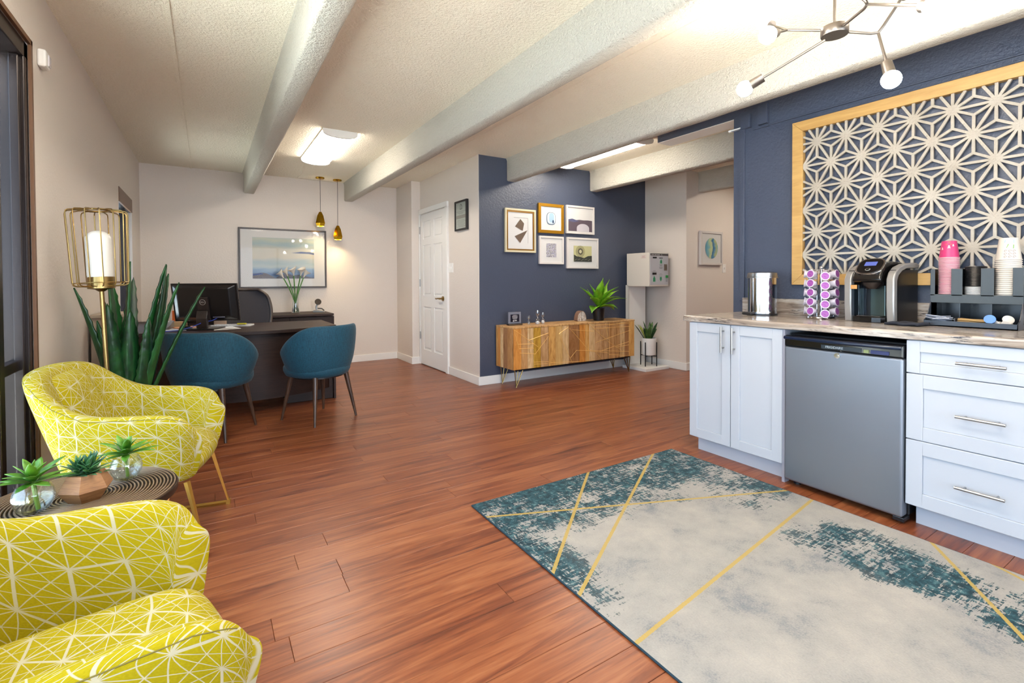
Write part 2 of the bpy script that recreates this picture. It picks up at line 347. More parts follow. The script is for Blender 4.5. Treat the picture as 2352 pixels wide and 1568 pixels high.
# navy wall trims
for i, (y0, y1, z0, z1, t) in enumerate(((2.134, 2.17, .99, 2.28, .018), (2.086, 2.158, 2.263, 2.363, .03), (1.956, 2.027, 2.26, 2.40, .03), (-1.9, 1.99, 2.243, 2.253, .014), (2.10, 2.24, 2.268, 2.284, .022), (1.95, 2.07, 2.238, 2.25, .02))):
    struct(box('trim_%d' % (i+3), M_NAVY, 3.40-t, 3.40, y0, y1, z0, z1, bev=.002), ('navy vertical conduit cover', 'small navy box beside the conduit', 'navy box left of the framed lattice', 'navy ledge line above the framed lattice', 'navy pipe stub at the wall end', 'navy ledge end')[i])
struct(MB().tube([(3.385, 2.15, 2.276), (3.385, 2.26, 2.276)], .009).build('trim_9', M_WHITE, smooth=True), 'white pipe end at the wall corner')
struct(MB().tube([(.93, 5.78, ZC-.006), (1.02, 6.55, ZC-.006), (1.02, 6.9, ZC-.006), (1.30, 6.9, ZC-.006), (1.58, 6.93, ZC-.006)], .006, 6).build('trim_10', M_CEIL), 'thin ceiling wire cover feeding the pendants')
# ---------------------------------------------------------------- ceiling lights
M_DIFF = emit('light_diffuser', (1, .9, .76, 1), 14.0)
def ceiling_light(loc, label):
    t = thing('ceiling_light', label, 'ceiling light', loc)
    n = 12; pf = [(.145*cos(pi*i/n), -.052*max(0, sin(pi*i/n))**.6) for i in range(n+1)]
    MB().prism(pf, 'y', -.585, .585).build('diffuser', M_DIFF, t, smooth=True)
    p2 = [(.153*cos(pi*i/n), -.060*max(0, sin(pi*i/n))**.6) for i in range(n+1)]
    for s in (-1, 1): MB().prism(p2, 'y', s*.585, s*.612).build('end_cap', M_WHITE, t, smooth=True)
    box('base_plate', M_WHITE, -.15, .15, -.6, .6, 0, .012, t)
    return t
c1 = ceiling_light((1.04, 5.17, ZC-.012), 'glowing wraparound ceiling light over the desk')
dup(c1, (3.53, 3.87, ZC-.012), 0, 'glowing strip light half hidden behind the ceiling beam')
dup(c1, (6.1, 2.7, ZC-.012), 0, 'unseen ceiling light added to brighten the hall'); dup(c1, (1.1, .35, ZC-.012), 0, 'unseen ceiling light added to brighten the middle bay'); dup(c1, (-.12, 1.55, ZC-.012), 0, 'unseen ceiling light added to brighten the left bay')  # these three are out of view, added to brighten hall and near bays
# pendants
M_BRPOL = mat('polished_brass', C(214, 164, 40), .22, 1)
M_PBULB = emit('pendant_bulb', (1, .78, .42, 1), 260)
def pendant(loc, zt, label):
    t = thing('pendant_lamp', label, 'pendant lamp', loc)
    MB().lathe([(.055, 0), (.058, -.006), (.05, -.02), (.012, -.026)], 28).build('canopy', M_BRPOL, t, smooth=True)
    MB().cyl((0, 0, -.02), (0, 0, zt), .003, n=6).build('cord', M_BLACK, t)
    MB().lathe([(.018, zt+.0), (.022, zt-.01), (.043, zt-.05), (.066, zt-.15), (.05, zt-.19), (.046, zt-.188), (.06, zt-.15), (.04, zt-.052), (.016, zt-.014)], 6, caps=False, ph=.3).build('shade', M_BRPOL, t)
    MB().sph((0, 0, zt-.135), .03).build('bulb', M_PBULB, t, smooth=True)
pendant((1.275, 6.78, ZC), 2.065-ZC, 'left of two faceted brass pendant lamps, hanging higher')
pendant((1.505, 6.82, ZC), 1.90-ZC, 'right of two faceted brass pendant lamps, hanging lower')
# chandelier
M_BULB = emit('chandelier_bulb', (1, .9, .78, 1), 130)
t = thing('chandelier', 'brushed nickel branching chandelier with round bulbs above the rug', 'chandelier', (2.2, .993, 2.169))
hub = Vector((2.2, .993, 2.169))
MB().lathe([(.0, -.018), (.048, -.018), (.05, -.014), (.05, .014), (.048, .018), (0, .018)], 32).build('hub', M_NICKEL, t, smooth=True)
MB().cyl((0, 0, .01), (0, 0, ZC-.02-2.169), .006, n=8).build('rod', M_NICKEL, t, smooth=True)
MB().lathe([(.065, ZC-2.17), (.065, ZC-2.195), (.01, ZC-2.205)], 24).build('canopy', M_NICKEL, t, smooth=True)
def bulb_on(arm, end, dr, last=True):
    dr = dr.normalized(); a = end; b = end+dr*.055
    MB().cyl(a, b, .019, .021, n=20).build('socket', M_NICKEL, arm, smooth=True)
    MB().sph(tuple(b+dr*.026), .034, 16, 10).build('bulb', M_BULB, arm, smooth=True)
def ray(px, py, X):
    d = rt*((px-1176)/1112.04) - up*((py-661.7)/1112.04) + fw; return Vector((0, 0, 1.15)) + d*(X/d.x) - hub
def arm(pts, r=.0055):
    return MB().tube(pts, r, 8).build('arm', M_NICKEL, t, smooth=True)
O = Vector((0, 0, 0))
j = ray(1808, 69, 2.13); A = arm([ray(1898, 70, 2.19), j])
e1 = ray(1772, 58, 2.20); e2 = ray(1782, 76, 2.02)
MB().tube([j, e1], .005).build('branch', M_NICKEL, A, smooth=True); bulb_on(A, e1, e1-j)
MB().tube([j, e2], .005).build('branch', M_NICKEL, A, smooth=True); bulb_on(A, e2, e2-j)
e = ray(1753, 178, 2.08); A = arm([ray(1895, 92, 2.17), e]); bulb_on(A, e, e-ray(1895, 92, 2.17))
j = ray(2017, 75, 2.30); A = arm([ray(1944, 73, 2.23), ray(2000, 77, 2.28), j, ray(2030, 58, 2.31), ray(2072, -6, 2.36)])
e = ray(2036, 143, 2.28); MB().tube([j, e], .005).build('branch', M_NICKEL, A, smooth=True); bulb_on(A, e, e-j)
bulb_on(A, ray(2072, -6, 2.36), ray(2072, -6, 2.36)-ray(2030, 58, 2.31))
j = ray(1992, 10, 2.02); A = arm([ray(1938, 58, 2.17), ray(1985, 20, 2.06), j, ray(1988, 2, 2.0), ray(1960, -22, 1.9)])
e = ray(2123, 13, 1.72); MB().tube([j, e], .005).build('branch', M_NICKEL, A, smooth=True); bulb_on(A, e, e-j)
bulb_on(A, ray(1960, -22, 1.9), ray(1960, -22, 1.9)-j)
# motion sensor + switches
t = thing('motion_sensor', 'white motion sensor high on the left wall', 'sensor', (-.65, 3.085, 2.195)); t.scale = (.72, .72, .8)
box('housing', M_WHITE, 0, .045, -.05, .05, -.06, .04, t, bev=.012); box('lens', mat('sensor_lens', C(225, 222, 228), .2), .04, .052, -.01, .045, -.045, .02, t, bev=.006)
def switch(name, label, M4, n=1):
    t = thing(name, label, 'light switch'); t.matrix_world = M4
    box('cover_plate', M_WHITE, -.035*n-.02*(n-1)*0, .035*n, -.006, 0, -.057, .057, t, bev=.002)
    for i in range(n):
        x = (i-(n-1)/2)*.045; box('toggle', M_WHITE, x-.006, x+.006, -.016, -.005, -.012, .014, t, bev=.002)
switch('light_switch', 'white double toggle switch beside the panel door', Matrix.Translation((2.51, 5.385, 1.305)) @ Matrix.Rotation(R(-90), 4, 'Z'), 2)
switch('light_switch', 'white switch below the blue oval print in the hall', Matrix.Translation((5.87, 3.99, 1.295)), 1)

# ---------------------------------------------------------------- pictures
def picture(name, label, M4, w, h, fwid, fm, dep=.025, mat_m=None, art=None, pm=None, glass=True, grp=None, lip=None):
    t = thing(name, label, 'picture', group=grp); t.matrix_world = M4
    W, H = w/2, h/2
    def rail(a, b, c, d_, nm='frame_rail', mm=fm, y0=-dep, y1=0):
        MB().prism([a, b, c, d_], 'y', y0, y1).build(nm, mm, t, bev=.002, seg=1)
    f = fwid
    rail((-W, H), (W, H), (W-f, H-f), (-W+f, H-f)); rail((-W, -H), (-W+f, -H+f), (W-f, -H+f), (W, -H))
    rail((-W, -H), (-W, H), (-W+f, H-f), (-W+f, -H+f)); rail((W, -H), (W-f, -H+f), (W-f, H-f), (W, H))
    if lip:
        g = f; f2 = f+lip[0]; m = MB()
        for q in (((-W+g, H-g), (W-g, H-g), (W-f2, H-f2), (-W+f2, H-f2)), ((-W+g, -H+g), (-W+f2, -H+f2), (W-f2, -H+f2), (W-g, -H+g)),
                  ((-W+g, -H+g), (-W+g, H-g), (-W+f2, H-f2), (-W+f2, -H+f2)), ((W-g, -H+g), (W-f2, -H+f2), (W-f2, H-f2), (W-g, H-g))): m.prism(list(q), 'y', -dep+.004, 0)
        m.build('inner_lip', lip[1], t)
    box('mat_board', mat_m or M_PAPER, -W+f*.8, W-f*.8, -dep+.012, -dep+.014, -H+f*.8, H-f*.8, t)
    if art: box('print', pm, art[0], art[1], -dep+.0105, -dep+.012, art[2], art[3], t)
    if glass: box('glass', M_MUSEUM, -W+f*.9, W-f*.9, -dep+.003, -dep+.0045, -H+f*.9, H-f*.9, t)
    t['yy'] = -dep+.0095
    return t
def shape(t, poly, m, k=0, nm='print_shape'):
    y = t['yy']-k*.0006; MB().prism(poly, 'y', y, y+.0006).build(nm, m, t)
def flat(name, rgb): return mat(name, C(*rgb), .7)
def oval(cx, cz, rx, rz, n=28, e=2.0, a0=0, a1=2*pi):
    return [(cx+rx*(abs(cos(a))**(2/e))*(1 if cos(a) >= 0 else -1), cz+rz*(abs(sin(a))**(2/e))*(1 if sin(a) >= 0 else -1)) for a in (a0+(a1-a0)*i/n for i in range(n))]
# large picture on back wall
n = NT('blurred_seascape'); v = n.co.outputs['Generated']; sx, sy, sz = n.sep(v)
f = n.M('ADD', sz, n.M('MULTIPLY', n.M('SUBTRACT', n.noise(n.mapv(v, (2.2, 1, 7)), 1, 3), .5), .22))
c = n.ramp(f, [(0, C(96, 110, 132)), (.09, C(92, 124, 172)), (.2, C(150, 178, 208)), (.3, C(196, 208, 206)), (.4, C(178, 196, 200)), (.52, C(222, 214, 196)), (.72, C(216, 212, 196)), (.84, C(176, 198, 204)), (.94, C(204, 210, 194)), (1, C(196, 208, 206))])
SEA = n.fin(c, .7)
t = picture('framed_picture', 'large dark framed blurred seascape print above the credenza', Matrix.Translation((.858, 6.998, 1.449)), 1.05, .772, .02, mat('walnut_frame', C(52, 34, 26), .35), .03, art=(-.37, .367, -.262, .268), pm=SEA)
shape(t, [(.08, .075), (.15, .085), (.21, .098), (.27, .09), (.31, .094), (.367, .08), (.367, .055), (.30, .068), (.2, .07)], flat('streak_blue', (112, 122, 158)))
shape(t, [(-.37, -.262), (-.37, -.2), (-.25, -.185), (-.2, -.2), (-.1, -.262)], flat('shore_brown', (104, 94, 100)))
shape(t, [(-.37, -.205), (-.31, -.195), (-.25, -.19), (-.25, -.205), (-.37, -.225)], flat('deep_blue', (52, 78, 140)), 1)
shape(t, [(-.11, -.262), (-.06, -.22), (.02, -.19), (.1, -.22), (.2, -.21), (.3, -.24), (.367, -.262)], flat('shore_dark', (78, 76, 88)))
# gallery of five on the navy wall
WHF = mat('white_frame', C(226, 220, 216), .4); GOLD = mat('gold_frame', C(206, 150, 40), .35, .6); GOLD2 = mat('gold_lip', C(176, 132, 66), .35, .5)
def wallM(x, z): return Matrix.Translation((x, 4.666, z))
G = 'framed prints on the navy wall'
t = picture('framed_picture', 'tall cream framed print with two brown angular shapes', wallM(3.04, 1.716), .42, .496, .022, mat('cream_frame', C(222, 212, 180), .4), .03, grp=G, lip=(.018, GOLD2))
BR = flat('brown_shape', (112, 92, 76))
shape(t, [(-.075, .045), (.0, .135), (.05, .085), (.03, -.0)], BR); shape(t, [(-.08, -.065), (.095, .01), (-.005, -.14)], BR)
shape(t, [(-.09, .15), (.1, .15), (.1, .147), (-.09, .147)], M_INK); shape(t, [(.1, .15), (.102, .15), (.102, -.14), (.1, -.14)], M_INK)
t = picture('framed_picture', 'gold framed print with a small blue oval, top middle of the group', wallM(3.477, 1.882), .374, .349, .036, GOLD, .03, grp=G)
shape(t, oval(0, 0, .068, .075, e=3), flat('ink_edge', (96, 112, 132))); shape(t, oval(.002, .003, .06, .067, e=3), flat('pale_blue', (206, 222, 232)), 1)
shape(t, oval(.006, .01, .036, .055, e=3), flat('mid_blue', (168, 200, 224)), 2); shape(t, oval(.028, -.035, .012, .02), flat('ink_blue', (44, 70, 104)), 3)
t = picture('framed_picture', 'white framed print of a dark ridge and pale mound, top right of the group', wallM(3.93, 1.892), .45, .345, .024, WHF, .03, grp=G)
shape(t, [(-.19, -.14), (-.19, .0), (-.13, .01), (-.08, -.005), (-.02, .004), (.05, -.0), (.12, .004), (.19, -.0), (.19, -.14)], flat('ridge', (98, 84, 96)))
shape(t, [(-.19, -.02), (-.19, .0), (-.13, .012), (-.06, -.005), (-.02, -.015), (-.1, -.03)], flat('ridge_blue', (94, 96, 132)), 1)
shape(t, [(-.06, -.14)]+[(-.06+.1+.1*cos(a)*1.0, -.10+.055*sin(a)) for a in (pi-pi*i/14 for i in range(15))]+[(.14, -.14)], flat('mound', (212, 206, 214)), 2)
t = picture('framed_picture', 'small white framed print with a grid of blue dashes', wallM(3.481, 1.506), .364, .332, .024, WHF, .03, grp=G)
rg = random.Random(5); m1 = MB(); m2 = MB(); yy = t['yy']
for i in range(8):
    for jj in range(9):
        x = -.066+i*.0185+rg.uniform(-.002, .002); z = -.075+jj*.0185; (m1 if rg.random() < .6 else m2).box(x-.005, x+.006, yy, yy+.0006, z-.006, z+rg.uniform(.002, .008))
m1.build('print_shape', flat('dash_dark', (66, 58, 92)), t); m2.build('print_shape', flat('dash_violet', (116, 110, 158)), t)
t = picture('framed_picture', 'white framed print of a ringed sun over dark hills', wallM(3.966, 1.483), .51, .382, .024, WHF, .03, grp=G)
shape(t, [(-.145, -.105), (.145, -.105), (.145, .09), (-.145, .09)], flat('pale_yellow', (208, 204, 152)))
for kk, (r_, cc) in enumerate(((.072, (150, 146, 108)), (.064, (200, 196, 146)), (.056, (128, 122, 92)), (.05, (196, 190, 142)), (.042, (96, 92, 74)), (.022, (216, 208, 168)))): shape(t, oval(-.04, .02, r_, r_), flat('ring%d' % kk, cc), kk+1)
shape(t, [(-.145, -.105), (-.145, -.02), (-.1, -.04), (-.03, -.05), (.02, -.06), (.08, -.035), (.145, -.03), (.145, -.105)], flat('hills', (58, 60, 54)), 8)
for q in range(5): shape(t, [(-.14+q*.055, -.09+.01*(q % 2)), (-.1+q*.055, -.07), (-.1+q*.055, -.075), (-.14+q*.055, -.095+.01*(q % 2))], flat('hill_line', (150, 150, 130)), 9)
# hall print
t = picture('framed_picture', 'white framed blue and green oval print on the hall wall', Matrix.Translation((5.57, 3.989, 1.555)), .455, .437, .03, WHF, .035)
n = NT('oval_watercolour'); v = n.co.outputs['Generated']; sx, sy, sz = n.sep(v)
c = n.ramp(n.M('ADD', sx, n.M('MULTIPLY', n.M('SUBTRACT', n.noise(n.mapv(v, (2, 1, 2)), 1.5, 3), .5), .55)), [(.1, C(96, 168, 196)), (.25, C(130, 190, 200)), (.38, C(198, 214, 160)), (.5, C(206, 218, 170)), (.58, C(40, 110, 160)), (.7, C(80, 150, 190)), (.85, C(196, 200, 130)), (.95, C(120, 190, 190))])
shape(t, oval(0.0, 0, .13, .135), n.fin(c, .7))
# certificate
MC = Matrix.Translation((2.509, 5.06, 1.902)) @ Matrix.Rotation(R(-90), 4, 'Z')
t = picture('framed_certificate', 'narrow black framed certificate right of the panel door', MC, .31, .345, .022, M_BLACK, .03, mat_m=flat('certificate', (188, 196, 186)))
t['category'] = 'certificate'
yy = t['yy']
shape(t, [(-.03, .07), (.03, .07), (.03, .11), (.0, .135), (-.03, .11)], flat('house_ink', (60, 66, 60))); shape(t, [(-.022, .078), (.022, .078), (.022, .106), (0, .124), (-.022, .106)], flat('certificate2', (188, 196, 186)), 1)
shape(t, [(-.012, .085), (.012, .085), (.012, .09), (-.012, .09)], M_INK, 2); shape(t, [(-.012, .097), (.012, .097), (.012, .102), (-.012, .102)], M_INK, 2)
shape(t, [(-.13, -.035), (.13, -.035), (.13, .005), (-.13, .005)], flat('cert_band', (140, 140, 130)))
m = MB()
for q, (z, wd) in enumerate(((.045, .12), (.03, .09), (.02, .05), (-.055, .1), (-.07, .11), (-.085, .09), (-.1, .1), (-.115, .08), (-.13, .11))): m.box(-wd, wd, yy, yy+.0006, z, z+.004)
m.build('small_print', M_INK, t)
# ---------------------------------------------------------------- framed lattice on the navy wall
t = thing('wall_art', 'large pine framed star lattice panel above the coffee counter', 'wall art', (3.40, 0, 0))
YA, YB, ZA, ZB, f = -.15, 1.775, 1.111, 2.20, .068; X0, X1 = -.04, 0.0
m_ = M_PINE
def rl(a, b, c_, d_): MB().prism([a, b, c_, d_], 'x', X0, X1).build('frame_rail', m_, t, bev=.002, seg=1)
rl((YA, ZB), (YB, ZB), (YB-f, ZB-f), (YA+f, ZB-f)); rl((YA, ZA), (YA+f, ZA+f), (YB-f, ZA+f), (YB, ZA))
rl((YA, ZA), (YA, ZB), (YA+f, ZB-f), (YA+f, ZA+f)); rl((YB, ZA), (YB-f, ZA+f), (YB-f, ZB-f), (YB, ZB))
ya, yb, za, zb = YA+f, YB-f, ZA+f, ZB-f
def clip(p, q):
    t0, t1 = 0.0, 1.0; dx, dy = q[0]-p[0], q[1]-p[1]
    for pp, qq in ((-dx, p[0]-ya), (dx, yb-p[0]), (-dy, p[1]-za), (dy, zb-p[1])):
        if abs(pp) < 1e-9:
            if qq < 0: return None
        else:
            r_ = qq/pp
            if pp < 0: t0 = max(t0, r_)
            else: t1 = min(t1, r_)
    if t0 >= t1: return None
    return (p[0]+dx*t0, p[1]+dy*t0), (p[0]+dx*t1, p[1]+dy*t1)
m = MB(); a = .1695; hh = a*math.sqrt(3)/2; Yo, Zo = 1.538, 1.310
rg = random.Random(2)
def bar(p, q, wd=.0066):
    c_ = clip(p, q)
    if not c_: return
    (y0, z0), (y1, z1) = c_; dx, dz = y1-y0, z1-z0; L = math.hypot(dx, dz)
    if L < 1e-4: return
    nx, nz = -dz/L*wd, dx/L*wd; d0 = rg.uniform(0, .0008)
    m.prism([(y0+nx, z0+nz), (y1+nx, z1+nz), (y1-nx, z1-nz), (y0-nx, z0-nz)], 'x', -.03-d0, -.016)
for r_ in range(-2, 9):
    for q in range(-3, 13):
        s_ = (Yo-q*a+(r_ % 2)*a/2, Zo+r_*hh)
        nb = [(s_[0]+a, s_[1]), (s_[0]+a/2, s_[1]+hh), (s_[0]-a/2, s_[1]+hh)]
        for e in nb: bar(s_, e)
        c_up = (s_[0]+a/2, s_[1]+hh/3); c_dn = (s_[0], s_[1]+2*hh/3)
        for cc, tri in ((c_up, (s_, nb[0], nb[1])), (c_dn, (s_, nb[1], nb[2]))):
            for e in tri: bar(cc, e)
        if ya+.024 < s_[0] < yb-.024 and za+.024 < s_[1] < zb-.024:
            m.prism([(s_[0]+.0265*cos(R(30*i)), s_[1]+.0265*sin(R(30*i))) for i in range(12)], 'x', -.031, -.016)
lat = m.build('lattice', mat('lattice_wood', C(194, 185, 171), .6, bump=(90, .8, .004), noise=(6, C(178, 167, 151))), t, recalc=False)
# ---------------------------------------------------------------- rug
n = NT('distressed_rug'); v = n.co.outputs['Object']; x, y, z = n.sep(v)
wv = n.node('ShaderNodeVectorMath', {0: v, 1: n.node('ShaderNodeTexNoise', {'Vector': v, 'Scale': 6.0, 'Detail': 3}).outputs[1]}, {'operation': 'ADD'}).outputs[0]
def sst(val, a, b): return n.node('ShaderNodeMapRange', {'Value': val, 'From Min': a, 'From Max': b}, {'interpolation_type': 'SMOOTHSTEP'}).outputs[0]
mA = sst(y, 1.42, 1.9)                                   # far end
mA = n.M('MAXIMUM', mA, n.M('MULTIPLY', sst(y, 1.05, 1.45), n.M('SUBTRACT', 1.0, sst(x, 1.15, 1.5))))
dr = n.M('SUBTRACT', x, n.M('ADD', 2.36, n.M('MULTIPLY', n.M('SUBTRACT', 1.1, y), -.06)))
mB = n.M('MULTIPLY', n.M('SUBTRACT', 1.0, sst(n.M('ABSOLUTE', n.M('SUBTRACT', x, 2.32)), .10, .32)), n.M('SUBTRACT', 1.0, sst(y, 1.05, 1.35)))
mC = n.M('MULTIPLY', sst(x, 2.0, 2.4), n.M('MULTIPLY', sst(y, 1.2, 1.5), .9))
mask = n.M('MAXIMUM', n.M('MAXIMUM', mA, mB), mC)
h1 = n.noise(n.mapv(v, (13, 95, 1)), 1, 4, .65, .6); h2 = n.noise(n.mapv(v, (95, 24, 1)), 1, 4, .65, .6); big = n.noise(v, 4.5, 5, .65)
tex = n.M('ADD', n.M('MULTIPLY', n.M('ADD', h1, h2), .29), n.M('MULTIPLY', big, .42))
thr = n.M('SUBTRACT', .655, n.M('MULTIPLY', mask, .185))
tf = sst(n.M('SUBTRACT', tex, thr), -.004, .008)
weave = n.noise(n.mapv(v, (160, 160, 1)), 1, 2)
teal = n.ramp(n.noise(n.mapv(v, (30, 30, 1)), 1, 3, .7), [(.38, C(10, 44, 54)), (.54, C(30, 74, 84)), (.72, C(100, 134, 136))])
cream = n.ramp(n.M('ADD', n.M('MULTIPLY', n.noise(v, 3.4, 8, .72), .8), n.M('MULTIPLY', weave, .2)), [(.34, C(122, 125, 130)), (.46, C(158, 154, 149)), (.66, C(180, 173, 164))])
cc = n.mix(n.M('MULTIPLY', tf, n.M('ADD', .55, n.M('MULTIPLY', mask, .45))), cream, teal)
for (a, b, d_) in ((.533, -.846, -.536), (.659, -.752, -.387), (.38, .925, 2.306), (.14, -.99, -.899), (.627, -.779, 1.034), (.91, -.414, 2.152)):
    dd_ = n.M('ABSOLUTE', n.M('SUBTRACT', n.M('ADD', n.M('MULTIPLY', x, a), n.M('MULTIPLY', y, b)), d_))
    cc = n.mix(n.M('MULTIPLY', n.M('LESS_THAN', n.M('ADD', dd_, n.M('MULTIPLY', n.M('SUBTRACT', weave, .5), .006)), .0075), .9), cc, C(186, 156, 78))
n.bump(n.M('ADD', weave, tf), .35, .003); M_RUG = n.fin(cc, .92)
t = thing('area_rug', 'large distressed cream and teal rug with thin gold lines', 'rug', (0, 0, 0))
box('pile', M_RUG, 1.125, 2.635, -.25, 2.18, .001, .009, t)
MB().tube([(1.125, -.25, .005), (1.125, 2.18, .005), (2.635, 2.18, .005), (2.635, -.25, .005)], .0045, 6, closed=True).build('binding', mat('rug_binding', C(36, 62, 74), .9), t)

# ---------------------------------------------------------------- coffee counter
def shaker(name, y0, y1, z0, z1, parent, rail=.058):
    m = MB(); X = 2.745
    m.box(X, X+.019, y0, y0+rail, z0, z1).box(X, X+.019, y1-rail, y1, z0, z1).box(X, X+.019, y0+rail, y1-rail, z0, z0+rail).box(X, X+.019, y0+rail, y1-rail, z1-rail, z1)
    m.box(X+.009, X+.017, y0+rail, y1-rail, z0+rail, z1-rail)
    return m.build(name, M_CAB, parent, bev=.0018, seg=2)
def pull(parent, p0, p1, post):
    m = MB().cyl(p0, p1, .0062, n=12)
    for q in post: m.cyl((p0[0], q[0], q[1]), (2.746, q[0], q[1]), .0045, n=10)
    return m.build('handle', M_STEEL, parent, smooth=True)
t = thing('base_cabinet', 'white two door base cabinet at the left end of the counter', 'cabinet', (0, 0, 0))
box('carcass', M_CAB, 2.766, 3.385, 1.502, 2.118, .098, .866, t); box('toe_kick', M_CAB, 2.812, 3.3, 1.502, 2.10, 0, .1, t)
box('side_strip', mat('cabinet_edge', C(168, 166, 176), .4), 2.75, 2.8, 1.486, 1.5015, .0, .866, t)
for y0, y1, hy in ((1.8225, 2.12, 1.866), (1.5, 1.8175, 1.792)):
    dd_ = shaker('door', y0, y1, .103, .864, t); pull(dd_, (2.715, hy, .690), (2.715, hy, .852), ((hy, .72), (hy, .825)))
t = thing('drawer_cabinet', 'white cabinet with three wide drawers beside the fridge', 'cabinet', (0, 0, 0))
box('carcass', M_CAB, 2.766, 3.385, .395, .925, .098, .866, t); box('toe_kick', M_CAB, 2.812, 3.3, .395, .905, 0, .1, t)
for z0, z1, hz in ((.716, .864, .785), (.410, .711, .555), (.103, .405, .249)):
    dd_ = shaker('drawer', .397, .925, z0, z1, t, .05 if z1-z0 < .2 else .062); pull(dd_, (2.712, .585, hz), (2.712, .742, hz), ((.612, hz), (.715, hz)))
# fridge
n = NT('fridge_steel'); n.bump(n.noise(n.mapv(n.co.outputs['Object'], (1, 400, 2)), 1, 2), .03, .001); M_FR = n.fin(C(150, 156, 166), .34, .75)
t = thing('mini_fridge', 'under-counter fridge with grey steel door and black top handle', 'fridge', (0, 0, 0))
box('body', M_BLACK, 2.79, 3.33, .925, 1.478, .03, .845, t, bev=.006)
dd_ = MB().box(2.722, 2.785, .93, 1.476, .033, .776).build('door', M_FR, t, bev=.01, seg=3)
MB().cyl((2.714, 1.205, .757), (2.724, 1.205, .757), .0135, n=24).cyl((2.711, 1.205, .757), (2.716, 1.205, .757), .007, n=16).build('lock', M_CHROME, dd_, smooth=True)
box('control_strip', mat('gloss_black', C(14, 15, 20), .12), 2.726, 2.785, .93, 1.476, .778, .838, t, bev=.006)
gp = mat('gloss_navy_handle', C(20, 34, 58), .14)
MB().tube([(2.715, 1.47, .826), (2.705, 1.40, .826), (2.702, 1.2, .826), (2.705, 1.0, .826), (2.715, .934, .826)], .0095, 12).build('handle', gp, t, smooth=True)
box('name_plate', mat('plate_dark', C(34, 44, 52), .3), 2.7225, 2.727, 1.10, 1.285, .785, .806, t, bev=.001)
text('lettering', 'FRIGIDAIRE', mat('letter_silver', C(200, 210, 215), .4), .0165, t, (2.7218, 1.222, .7955), (R(90), 0, R(-90)))
box('badge', mat('badge_blue', C(30, 40, 100), .3), 2.722, 2.727, .985, 1.06, .785, .803, t, bev=.001)
box('badge', mat('badge_green', C(150, 160, 100), .3), 2.7225, 2.727, 1.068, 1.09, .786, .802, t)
for yy in (.96, 1.44): MB().cyl((2.80, yy, 0), (2.80, yy, .035), .02, n=12).build('foot', M_BLACK, t, smooth=True)
box('hinge_base', M_BLACK, 2.73, 2.80, .925, .97, .012, .032, t, bev=.003)
# worktop
n = NT('stone_laminate'); v = n.co.outputs['Object']
a_ = n.noise(n.mapv(v, (16, 1.6, 16)), 1, 6, .62, 1.6); b_ = n.noise(n.mapv(v, (40, 5, 60)), 1, 5, .7, 2.2)
c = n.ramp(a_, [(.3, C(112, 96, 86)), (.43, C(168, 152, 138)), (.56, C(204, 194, 184)), (.72, C(150, 132, 118))])
vein = n.M('MULTIPLY', n.node('ShaderNodeMapRange', {'Value': b_, 'From Min': .53, 'From Max': .62}).outputs[0], n.node('ShaderNodeMapRange', {'Value': n.noise(n.mapv(v, (9, 2.2, 20)), 1, 4, .6, 1), 'From Min': .45, 'From Max': .55}).outputs[0])
c = n.mix(vein, c, C(52, 46, 50)); M_STONE = n.fin(c, .18)
t = thing('countertop', 'grey brown veined stone look worktop over cabinets and fridge', 'countertop', (0, 0, 0))
MB().prism([(2.732, .869), (3.398, .869), (3.398, .907), (2.742, .907), (2.732, .899)], 'y', .38, 2.165).build('slab', M_STONE, t, bev=.004)
box('backsplash', M_STONE, 3.38, 3.399, .38, 2.145, .907, 1.013, t, bev=.003)
# ---------------------------------------------------------------- things on the counter
t = thing('pedal_bin', 'small shiny steel pedal bin at the left end of the counter', 'bin', (3.20, 1.885, .907))
MB().lathe([(.088, .004), (.094, .0), (.094, .01), (.09, .012)], 36).build('base_ring', M_BLACK, t, smooth=True)
MB().lathe([(.089, .012), (.089, .25)], 40).build('body', M_CHROME, t, smooth=True)
MB().lathe([(.091, .252), (.093, .262), (.09, .285), (.075, .291), (0, .293)], 40).build('lid', M_STEEL, t, smooth=True)
box('rim', M_STEEL, -.1, .1, -.1, .1, .249, .252, t) if False else MB().lathe([(.089, .25), (.1, .25), (.1, .254), (.089, .254)], 40).build('rim', M_STEEL, t, smooth=True)
MB().box(-.135, -.085, -.005, .065, .004, .02).build('pedal', M_BLACK, t, bev=.006)
# pod carousel
CX, CY = 3.2, 1.51
t = thing('pod_carousel', 'chrome wire carousel holding purple topped coffee pods', 'pod carousel', (CX, CY, .907))
MB().lathe([(.078, .0), (.08, .004), (.078, .012), (.02, .014)], 40).build('base', M_CHROME, t, smooth=True)
MB().cyl((0, 0, .01), (0, 0, .305), .006).sph((0, 0, .312), .011).build('post', M_CHROME, t, smooth=True)
m = MB()
for z in (.022, .298): m.tube([(.06*cos(a), .06*sin(a), z) for a in (2*pi*i/28 for i in range(28))], .002, 6, closed=True)
for i in range(7):
    a = 2*pi*(i+.5)/7+.1; m.tube([(.01*cos(a), .01*sin(a), .3), (.058*cos(a), .058*sin(a), .3), (.064*cos(a), .064*sin(a), .29), (.064*cos(a), .064*sin(a), .015)], .0022, 6)
m.build('wire_frame', M_CHROME, t, smooth=True)
M_PUR = mat('purple_foil', C(176, 96, 178), .35, .1, bump=(300, .5, .002), noise=(120, C(140, 60, 150))); M_PODW = mat('pod_white', C(222, 214, 226), .45)
pod = thing('coffee_pod', 'purple topped coffee pod in the chrome wire carousel', 'coffee pod', (0, 0, 0), group='coffee pods in the carousel')
